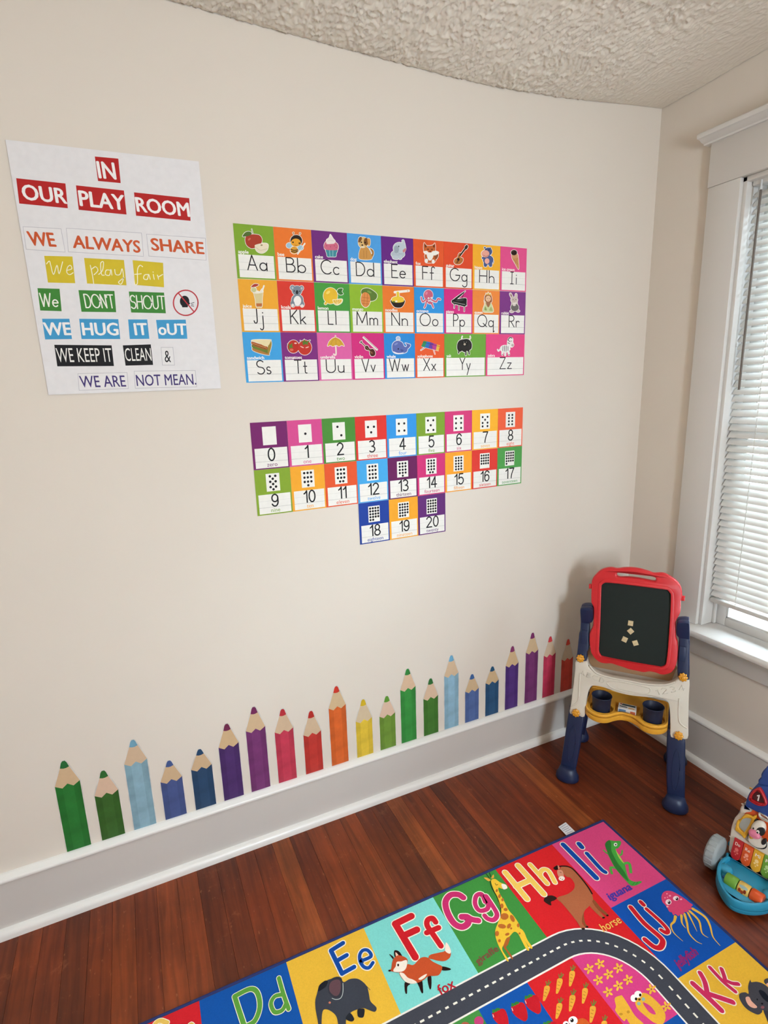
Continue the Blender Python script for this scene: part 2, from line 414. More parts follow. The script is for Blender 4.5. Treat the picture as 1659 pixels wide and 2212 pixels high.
# ---------------------------------------------------------------- the room
M_WALL = mat('beige_wall_paint', 'e0d6ca', .75, .3, noise=.02, nscale=3)
M_TRIM = mat('white_trim_paint', 'd8d4cf', .38, .5)
M_CEIL = mat('ceiling_plaster', 'e6ddd0', .9, .2)
M_MOULD = mat('glossy_moulding_lit_tone', 'eeebe6', .3, .5, bump=.08, bscale=60)  # cap and shoe whitened: the light they catch is put into the colour
M_BASE = mat('baseboard_shaded_tone', 'd0cac4', .4, .5)  # flat board greyed in colour, so cap and shoe look more brightly lit
def wood():
    m = bpy.data.materials.new('stained_floor_wood'); m.use_nodes = True; nt = m.node_tree; b = nt.nodes['Principled BSDF']
    N = nt.nodes.new; Lk = nt.links.new
    tc = N('ShaderNodeTexCoord'); oi = N('ShaderNodeObjectInfo'); geo = N('ShaderNodeNewGeometry')
    mp = N('ShaderNodeMapping'); mp.inputs['Scale'].default_value = (60, 3.2, 20); Lk(geo.outputs['Position'], mp.inputs['Vector'])
    ad = N('ShaderNodeVectorMath'); ad.operation = 'ADD'; sc = N('ShaderNodeVectorMath'); sc.operation = 'SCALE'; sc.inputs[0].default_value = (31, 17, 9)
    Lk(oi.outputs['Random'], sc.inputs[3]); Lk(mp.outputs[0], ad.inputs[0]); Lk(sc.outputs[0], ad.inputs[1])
    g = N('ShaderNodeTexNoise'); g.inputs['Scale'].default_value = 1; g.inputs['Detail'].default_value = 6; g.inputs['Distortion'].default_value = .6; Lk(ad.outputs[0], g.inputs['Vector'])
    r1 = N('ShaderNodeValToRGB'); e = r1.color_ramp.elements
    e[0].position = .0; e[0].color = lin('5e2811')+(1,); e[1].position = 1.; e[1].color = lin('9c5426')+(1,)
    for p, c in ((.3, '6e2e13'), (.6, '783415'), (.86, '823a18')):
        q = e.new(p); q.color = lin(c)+(1,)
    Lk(oi.outputs['Random'], r1.inputs[0])
    mx = N('ShaderNodeMix'); mx.data_type = 'RGBA'; mx.blend_type = 'MULTIPLY'; mx.inputs[0].default_value = 1
    mr = N('ShaderNodeMapRange'); mr.inputs[1].default_value = .3; mr.inputs[2].default_value = .7; mr.inputs[3].default_value = .62; mr.inputs[4].default_value = 1.3
    Lk(g.outputs['Fac'], mr.inputs[0]); cb = N('ShaderNodeCombineColor')
    for i in range(3): Lk(mr.outputs[0], cb.inputs[i])
    Lk(r1.outputs[0], mx.inputs[6]); Lk(cb.outputs[0], mx.inputs[7])
    # worn, paler scuffs
    wn = N('ShaderNodeTexNoise'); wn.inputs['Scale'].default_value = 9; wn.inputs['Detail'].default_value = 8; wn.inputs['Roughness'].default_value = .75; Lk(geo.outputs['Position'], wn.inputs['Vector'])
    wr = N('ShaderNodeMapRange'); wr.inputs[1].default_value = .6; wr.inputs[2].default_value = .78; wr.inputs[3].default_value = 0; wr.inputs[4].default_value = .5; Lk(wn.outputs['Fac'], wr.inputs[0])
    m2 = N('ShaderNodeMix'); m2.data_type = 'RGBA'; m2.inputs[7].default_value = lin('a86a44')+(1,); Lk(wr.outputs[0], m2.inputs[0]); Lk(mx.outputs[2], m2.inputs[6])
    bn = N('ShaderNodeTexNoise'); bn.inputs['Scale'].default_value = 4.5; bn.inputs['Detail'].default_value = 5; bn.inputs['Roughness'].default_value = .6; Lk(geo.outputs['Position'], bn.inputs['Vector'])
    br = N('ShaderNodeMapRange'); br.inputs[1].default_value = .3; br.inputs[2].default_value = .7; br.inputs[3].default_value = .72; br.inputs[4].default_value = 1.22; Lk(bn.outputs['Fac'], br.inputs[0])
    sv = N('ShaderNodeVectorMath'); sv.operation = 'SCALE'; Lk(m2.outputs[2], sv.inputs[0]); Lk(br.outputs[0], sv.inputs[3])
    # fine pale flecks and scratches
    fm = N('ShaderNodeMapping'); fm.inputs['Scale'].default_value = (1, .45, 1); fm.inputs['Rotation'].default_value = (0, 0, .5); Lk(geo.outputs['Position'], fm.inputs['Vector'])
    fn_ = N('ShaderNodeTexNoise'); fn_.inputs['Scale'].default_value = 95; fn_.inputs['Detail'].default_value = 3; Lk(fm.outputs[0], fn_.inputs['Vector'])
    fr_ = N('ShaderNodeMapRange'); fr_.inputs[1].default_value = .66; fr_.inputs[2].default_value = .76; fr_.inputs[3].default_value = 0; fr_.inputs[4].default_value = .4; Lk(fn_.outputs['Fac'], fr_.inputs[0])
    m3_ = N('ShaderNodeMix'); m3_.data_type = 'RGBA'; m3_.inputs[7].default_value = lin('b87a50')+(1,); Lk(fr_.outputs[0], m3_.inputs[0]); Lk(sv.outputs[0], m3_.inputs[6])
    Lk(m3_.outputs[2], b.inputs['Base Color'])
    rr = N('ShaderNodeMapRange'); rr.inputs[3].default_value = .3; rr.inputs[4].default_value = .5; Lk(wn.outputs['Fac'], rr.inputs[0]); Lk(rr.outputs[0], b.inputs['Roughness'])
    b.inputs['Specular IOR Level'].default_value = .38
    bp = N('ShaderNodeBump'); bp.inputs['Strength'].default_value = .15; bp.inputs['Distance'].default_value = .002; Lk(g.outputs['Fac'], bp.inputs['Height']); Lk(bp.outputs[0], b.inputs['Normal'])
    return m
M_WOOD = wood()
# floor: sub-floor with boards running away from the long wall
mb = MB(); mb.box((XL-.1, YF-.1, -.06), (.1, .1, -.012)); floor = tag(mb.build('floor', mat('dark_joint', '1c0d08', .8)), kind='structure')
PW = .0648
_pl = {}
def plank(x, y0, y1, seed):
    n = round(y1-y0, 2)
    if n not in _pl:
        m = MB(); m.box((0, 0, -.012), (PW-.00025, n-.0002, 0)); o = m.build('plank', M_WOOD, None, (0, 0, 0), bevel=.0004, seg=1)
        _pl[n] = o.data; bpy.data.objects.remove(o)
    o = bpy.data.objects.new('plank', _pl[n]); COL.objects.link(o); o.parent = floor; o.location = (x, y0, 0)
nx = int((0-XL)/PW)+1
for i in range(nx):
    x = -PW*(i+1)+.012; y = 0.
    cuts = [0.]
    while y > YF:
        L_ = random.choice([1.2, 1.8, 2.4, 3.0, 3.6]) if y < 0 else random.choice([1.1, 1.6, 2.2, 2.7, 3.5])
        y = max(YF, round(y-L_, 2)); cuts.append(y)
    for a, b_ in zip(cuts, cuts[1:]):
        if a-b_ > .05: plank(x, b_, a, i)
# walls
ZT = 2.75
mb = MB(); mb.box((XL-.12, 0, -.05), (.12, .12, ZT)); wall_back = tag(mb.build('wall_back', M_WALL), kind='structure')
def holed(name, axis, v, t, lo, hi, a0, a1, z0, z1):
    mb = MB()
    def B(p0, p1, q0, q1):
        if axis == 'x': mb.box((min(v, v+t), p0, q0), (max(v, v+t), p1, q1))
        else: mb.box((p0, min(v, v+t), q0), (p1, max(v, v+t), q1))
    B(lo, a0, -.05, ZT); B(a1, hi, -.05, ZT); B(a0, a1, -.05, z0); B(a0, a1, z1, ZT)
    return tag(mb.build(name, M_WALL), kind='structure')
holed('wall_right', 'x', 0, .12, YF-.12, 0, *WIN[0][2:])
holed('wall_front', 'y', YF, -.12, XL, 0, *WIN[1][2:])
mb = MB(); mb.box((XL-.12, YF-.12, -.05), (XL, 0, ZT)); tag(mb.build('wall_left', M_WALL), kind='structure')
# ceiling: thick hand-textured plaster that sags a little along the long wall
cx_ = np.array([-3.6, -2.6, -2.2, -1.757, -1.565, -1.405, -1.186, -.975, -.76, -.524, -.308, -.049, .1])
cz_ = np.array([2.60, 2.595, 2.586, 2.577, 2.567, 2.562, 2.556, 2.549, 2.551, 2.561, 2.577, 2.597, 2.608])
def ceil_z(x, y):
    e = np.interp(x, cx_, cz_); t = np.clip(-y/.45, 0, 1); t = t*t*(3-2*t)
    return e*(1-t)+(2.612+.01*np.clip(-y, 0, 1))*t
def vnoise(x, y, seed):
    r = np.random.default_rng(seed).random((256, 256)); xi = np.floor(x).astype(int); yi = np.floor(y).astype(int)
    fx = x-xi; fy = y-yi; fx = fx*fx*(3-2*fx); fy = fy*fy*(3-2*fy)
    g = lambda a, b: r[a % 256, b % 256]
    return (g(xi, yi)*(1-fx)+g(xi+1, yi)*fx)*(1-fy)+(g(xi, yi+1)*(1-fx)+g(xi+1, yi+1)*fx)*fy
X0c, X1c, Y0c, Y1c, st = -2.1, .0, -1.3, .0, .0034
gx = np.arange(X0c, X1c+1e-6, st); gy = np.arange(Y0c, Y1c+1e-6, st); GX, GY = np.meshgrid(gx, gy, indexing='ij')
wa = vnoise(GX*9, GY*9, 1)*.05; wb = vnoise(GX*9, GY*9, 2)*.05
cu = (GX+wa)*.08-(GY+wb); cv = (GX+wa)+(GY+wb)*.08
n1 = vnoise(cu*38, cv*105, 3); n2 = vnoise(cu*95, cv*190, 4); n3 = vnoise(GX*190, GY*190, 5); n4 = vnoise(cu*6, cv*9, 6)
ridge = np.clip(1-np.abs(n1-.5)*4.6, 0, 1)*.0052+np.clip(1-np.abs(n2-.5)*3.6, 0, 1)*.0034+n3*.0014+n4*.003
fade = np.clip((-GX)/.5, .25, 1)*np.clip((-GY)/.02+.35, 0, 1)
GZ = ceil_z(GX, GY)-ridge*fade+.004
nxg, nyg = GX.shape
V = np.stack([GX, GY, GZ], -1).reshape(-1, 3)
ii = (np.arange(nxg-1)[:, None]*nyg+np.arange(nyg-1)[None, :]).reshape(-1)
F = np.stack([ii, ii+1, ii+nyg+1, ii+nyg], 1)
me = bpy.data.meshes.new('ceiling'); me.vertices.add(len(V)); me.vertices.foreach_set('co', V.ravel())
me.loops.add(F.size); me.loops.foreach_set('vertex_index', F.ravel().astype(np.int32)); me.polygons.add(len(F))
me.polygons.foreach_set('loop_start', np.arange(0, F.size, 4, dtype=np.int32)); me.update(calc_edges=True); me.validate()
ceiling = tag(link('ceiling', me, None, [M_CEIL], True, 3.2), kind='structure')
mb = MB(); mb.box((XL-.1, YF-.1, 2.606), (X0c, .1, 2.7)); mb.box((X0c, YF-.1, 2.612), (.1, Y0c, 2.7)); mb.box((XL-.1, YF-.1, 2.70), (.1, .1, 2.76))
tag(mb.build('plaster_field', mat('ceiling_plaster_rough', 'e6ddd0', .9, .2, bump=1., bscale=40), ceiling))
# baseboards: flat board, chamfered cap strip, quarter-round shoe
def baseboard(name, axis):
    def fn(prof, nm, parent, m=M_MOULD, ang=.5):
        # prof: (distance from wall, height)
        mb = MB()
        if axis == 'x': e = [(XL, 1), (0., 1)]; P3 = lambda a, d, z: (a, -d, z)
        else: e = [(YF, 1), (0., 1)]; P3 = lambda a, d, z: (-d, a, z)
        n = len(prof); vs = [P3(e[0][0], *p) for p in prof]+[P3(e[1][0] , *p) for p in prof]
        mb.add(vs, [(i, (i+1) % n, n+(i+1) % n, n+i) for i in range(n)]+[tuple(range(n)), tuple(range(2*n-1, n-1, -1))])
        return fixn(mb.build(nm, m, parent, smooth=True, ang=ang))
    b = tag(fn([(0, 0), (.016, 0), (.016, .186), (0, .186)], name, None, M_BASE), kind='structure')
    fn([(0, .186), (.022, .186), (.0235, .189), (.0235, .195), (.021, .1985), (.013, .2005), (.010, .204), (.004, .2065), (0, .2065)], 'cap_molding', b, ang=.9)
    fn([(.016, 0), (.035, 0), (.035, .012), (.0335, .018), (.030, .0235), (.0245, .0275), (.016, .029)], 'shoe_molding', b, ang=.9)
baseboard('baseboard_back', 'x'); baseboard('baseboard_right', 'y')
# ---------------------------------------------------------------- window with casing, stool, sashes and glass
def glass():
    m = bpy.data.materials.new('window_glass'); m.use_nodes = True; nt = m.node_tree; nt.nodes.clear()
    o = nt.nodes.new('ShaderNodeOutputMaterial'); t = nt.nodes.new('ShaderNodeBsdfTransparent'); g = nt.nodes.new('ShaderNodeBsdfGlossy')
    g.inputs['Roughness'].default_value = .02; t.inputs[0].default_value = (.96, .98, .98, 1)
    ms = nt.nodes.new('ShaderNodeMixShader'); fr = nt.nodes.new('ShaderNodeFresnel'); fr.inputs[0].default_value = 1.45
    nt.links.new(fr.outputs[0], ms.inputs[0]); nt.links.new(t.outputs[0], ms.inputs[1]); nt.links.new(g.outputs[0], ms.inputs[2]); nt.links.new(ms.outputs[0], o.inputs[0])
    return m
M_GLASS = glass()
WY0, WY1, WZ0, WZ1 = -1.20, -.36, .603, 2.252
win = tag(root('window_1', (0, -.78, WZ0)), kind='structure')
def wbox(name, a, b, bevel=.003, parent=win, m=M_TRIM):
    mb = MB(); mb.box(a, b); return mb.build(name, m, parent, bevel=bevel)
wbox('casing', (-.02, -.362, WZ0), (0, -.242, WZ1)); wbox('casing', (-.02, -1.318, WZ0), (0, -1.198, WZ1))
wbox('header', (-.022, -1.322, WZ1), (0, -.239, 2.402), .004)
mb = MB(); prof = [(0, 2.395), (.03, 2.395), (.032, 2.400), (.045, 2.403), (.055, 2.409), (.068, 2.411), (.0705, 2.416), (.0705, 2.424), (.066, 2.428), (0, 2.428)]
n = len(prof); mb.add([(-d, -1.345, z) for d, z in prof]+[(-d, -.218, z) for d, z in prof], [(i, (i+1) % n, n+(i+1) % n, n+i) for i in range(n)]+[tuple(range(n)), tuple(range(2*n-1, n-1, -1))])
fixn(mb.build('crown_molding', M_TRIM, win, smooth=True, ang=.6))
mb = MB(); prof = [(-.075, .573), (.0, .573), (.10, .573), (.10, .600), (-.07, .604), (-.078, .602), (-.083, .596), (-.085, .588), (-.083, .580)]
n = len(prof); mb.add([(d, -1.35, z) for d, z in prof]+[(d, -.213, z) for d, z in prof], [(i, (i+1) % n, n+(i+1) % n, n+i) for i in range(n)]+[tuple(range(n)), tuple(range(2*n-1, n-1, -1))])
fixn(mb.build('stool', M_TRIM, win, smooth=True, ang=.6))
wbox('apron', (-.02, -1.318, .478), (0, -.242, .573), .003)
for y0, y1 in ((-.376, -.36), (-1.20, -1.184)): wbox('jamb', (-.004, y0, WZ0), (.12, y1, WZ1), .002)
for y0, y1 in ((-.388, -.376), (-1.184, -1.172)): wbox('stop_bead', (.056, y0, WZ0), (.07, y1, WZ1), .003)
wbox('head_jamb', (-.004, WY0, 2.236), (.12, WY1, WZ1), .002)
def sash(x, z0, z1, nm):
    s_ = wbox(nm, (x, -1.184, z0), (x+.03, -1.138, z1), .003)
    for a, b in (((x, -.422, z0), (x+.03, -.376, z1)), ((x, -1.138, z0), (x+.03, -.422, z0+.034)), ((x, -1.138, z1-.04), (x+.03, -.422, z1))):
        wbox('sash_rail', a, b, .003, s_)
    wbox('pane', (x+.014, -1.138, z0+.034), (x+.017, -.422, z1-.04), 0, s_, M_GLASS)
    for a, b in (((x+.004, -.429, z0+.034), (x+.011, -.422, z1-.04)), ((x+.004, -1.138, z0+.034), (x+.011, -.422, z0+.041))): wbox('glazing_bead', a, b, .001, s_)
sash(.071, .603, 1.42, 'lower_sash'); sash(.102, 1.38, 2.236, 'upper_sash')
# plain windows behind the viewer (they only let daylight in)
w2 = tag(root('window_2', (-1.35, YF, .9)), kind='structure')
for a, b in (((-1.72, YF, .9), (-1.60, YF+.02, 2.1)), ((-1.10, YF, .9), (-.98, YF+.02, 2.1)), ((-1.75, YF, 2.1), (-.95, YF+.02, 2.24)), ((-1.75, YF, .8), (-.95, YF+.07, .9)), ((-1.60, YF-.1, 1.48), (-1.10, YF-.07, 1.52))): wbox('casing', a, b, .003, w2)
# ceiling lamp in the middle of the room, behind and above the viewer
LX, LY = -1.65, -2.45
lamp = tag(root('ceiling_lamp', (LX, LY, 2.60)), 'round frosted glass globe lamp hanging from the ceiling', 'lamp')
v, f = lathe([(.06, 2.615), (.06, 2.605), (.05, 2.59), (.012, 2.58), (.012, 2.44), (.05, 2.43), (.05, 2.415)], None, n=24); mb = MB(); mb.add([(x+LX, y+LY, z) for x, y, z in v], f); mb.build('stem', M_TRIM, lamp, smooth=True)
me_ = bpy.data.materials.new('lit_frosted_glass'); me_.use_nodes = True; b_ = me_.node_tree.nodes['Principled BSDF']
b_.inputs['Base Color'].default_value = (.9, .86, .8, 1); b_.inputs['Emission Color'].default_value = (1, .80, .58, 1); b_.inputs['Emission Strength'].default_value = LAMP
v, f = lathe([(.001, 2.17)]+[(.13*math.sin(t), 2.30-.13*math.cos(t)) for t in [math.pi*k/14 for k in range(1, 13)]]+[(.05, 2.418)], None, n=28); mb = MB(); mb.add([(x+LX, y+LY, z) for x, y, z in v], f); mb.build('glass_globe', me_, lamp, smooth=True)
# horizontal blind
M_SLAT = mat('blind_vinyl', 'dddbd7', .45, .4)
M_RAIL = mat('blind_rail', 'd8d6d2', .4)
blind = tag(root('window_blind', (.035, -.78, .70)), 'white horizontal slat blind lowered almost to the window sill', 'blind')
mb = MB(); mb.box((.018, -1.178, 2.222), (.052, -.380, 2.258)); mb.build('headrail', M_RAIL, blind, bevel=.003)
mb = MB(); mb.box((.022, -1.176, .703), (.048, -.381, .722)); mb.build('bottom_rail', M_RAIL, blind, bevel=.006)
pitch = .0264; ns = 56; smb = MB(); ta = math.radians(50); hw = .0145
vs = []; k = 5
for y in (-.3975, .3975):
    for s_ in (-1., -.5, 0, .5, 1.):
        bow = .0022*(1-s_*s_); vs.append((s_*hw*math.cos(ta)-bow*math.sin(ta), y, s_*hw*math.sin(ta)+bow*math.cos(ta)))
smb.add(vs, [(i, i+1, k+i+1, k+i) for i in range(k-1)])
so = smb.build('slat', M_SLAT, blind, (0, 0, 0), smooth=True, ang=3); 
for i in range(ns):
    o = so if i == 0 else so.copy()
    if i: COL.objects.link(o)
    o.parent = blind; o.location = (0, 0, .742+i*pitch-.70); o.rotation_euler = (0, math.radians(random.uniform(-3, 3)), 0)
for y in (-.487, -1.07):
    mb = MB()
    for x in (.019, .051): mb.add(*tube([(x, y, .715), (x, y, 2.23)], .0007, 5))
    mb.add(*tube([(.035, y+.008, .715), (.035, y+.008, 2.23)], .0008, 5)); mb.build('ladder_cord', mat('cord', 'cfcac2', .8), blind)
mb = MB(); mb.add(*tube([(.012, -.415, 2.20), (.010, -.4155, 1.9), (.010, -.416, 1.54)], .0042, 6)); mb.build('tilt_wand', mat('wand_plastic', '6e6660', .25, trans=.0), blind)
mb = MB(); mb.add(*tube([(.016, -.412, 2.232), (.012, -.415, 2.215), (.012, -.415, 2.196)], .003, 6)); mb.build('wand_hook', mat('clear_plastic', 'd8dcdc', .2), blind)
# ---------------------------------------------------------------- outside the window
mb = MB(); mb.box((.13, -7, -.62), (9, 5, -.6)); tag(mb.build('ground', mat('pale_concrete', 'b9b5ae', .9, noise=.1)), kind='structure')
hs = tag(root('neighbour_house', (3.4, -1, -.6)), 'white clapboard house outside, seen below the window blind', 'house')
mb = MB(); mb.box((3.4, -5, -.6), (3.6, 3.5, 3.0)); mb.build('wall', mat('siding_base', 'c9cdd0', .8), hs)
cl = None
for i in range(22):
    if cl is None:
        mb = MB(); mb.add([(3.36, -5, 0), (3.40, -5, .15), (3.40, 3.5, .15), (3.36, 3.5, 0), (3.40, -5, 0), (3.40, 3.5, 0)], [(0, 3, 2, 1), (0, 4, 5, 3)]); cl = mb.build('clapboard', mat('siding', 'e2e6e8', .7), hs, (0, 0, 0)); o = cl
    else: o = cl.copy(); COL.objects.link(o)
    o.parent = hs; o.location = (-3.4, 1, i*.15)
pr_ = tag(root('porch_railing', (1.5, -1, -.6)), 'white porch railing just outside the window', 'railing')
for z in (-.1, .72): 
    mb = MB(); mb.box((1.48, -3.2, z), (1.54, 1.6, z+.06)); mb.build('rail', M_TRIM, pr_)
bl_ = None
for i in range(32):
    if bl_ is None: mb = MB(); mb.box((-.018, -.018, 0), (.018, .018, .78)); bl_ = mb.build('baluster', M_TRIM, pr_, (0, 0, 0)); o = bl_
    else: o = bl_.copy(); COL.objects.link(o)
    o.parent = pr_; o.location = (.01, -2.15+i*.15, .54)
for y in (-3.2, -.8, 1.6): mb = MB(); mb.box((1.46, y-.05, -.6), (1.56, y+.05, .85)); mb.build('post', M_TRIM, pr_)

# ---------------------------------------------------------------- wall cards
CW, CH = .11655, .1487
def wall3(x, z, d): return (x, -d, z)
def crop(ox, oy, s, f): return lambda a, b: f(ox+a/s, oy+b/s)
KA = crop(490, 470, 4.879, wall_xz); KB = crop(810, 490, 4.879, wall_xz)
def wall_card(name, x, z, w, h, col, label, cat, group):
    mb = MB(); mb.box((x+.0003, -.0012, z-h+.0003), (x+w-.0003, -.0004, z-.0003), lin(col))
    o = mb.build(name, INK, None, (x+w/2, -.0004, z-h), colour=True)
    return tag(o, label, cat, group)
DASH = '9a9a98'
def panel_art(x, z, w):
    a = Art(lambda p, q: (p, q), wall3, .00004, .00126)
    X0, X1 = x+.0075, x+w-.0045
    a._poly([(X0, z-.1448), (X1, z-.1448), (X1, z-.0818), (X0, z-.0818)], 'efece6')
    n = int((X1-X0)/.0042)
    for i in range(n):
        q = X0+.001+i*(X1-X0)/n; a._poly([(q, z-.1034), (q+.0024, z-.1034), (q+.0024, z-.1029), (q, z-.1029)], DASH)
    a.lay += .00004
    a._poly([(X0, z-.1244), (X1, z-.1244), (X1, z-.1239), (X0, z-.1239)], '6a6868')
    return a
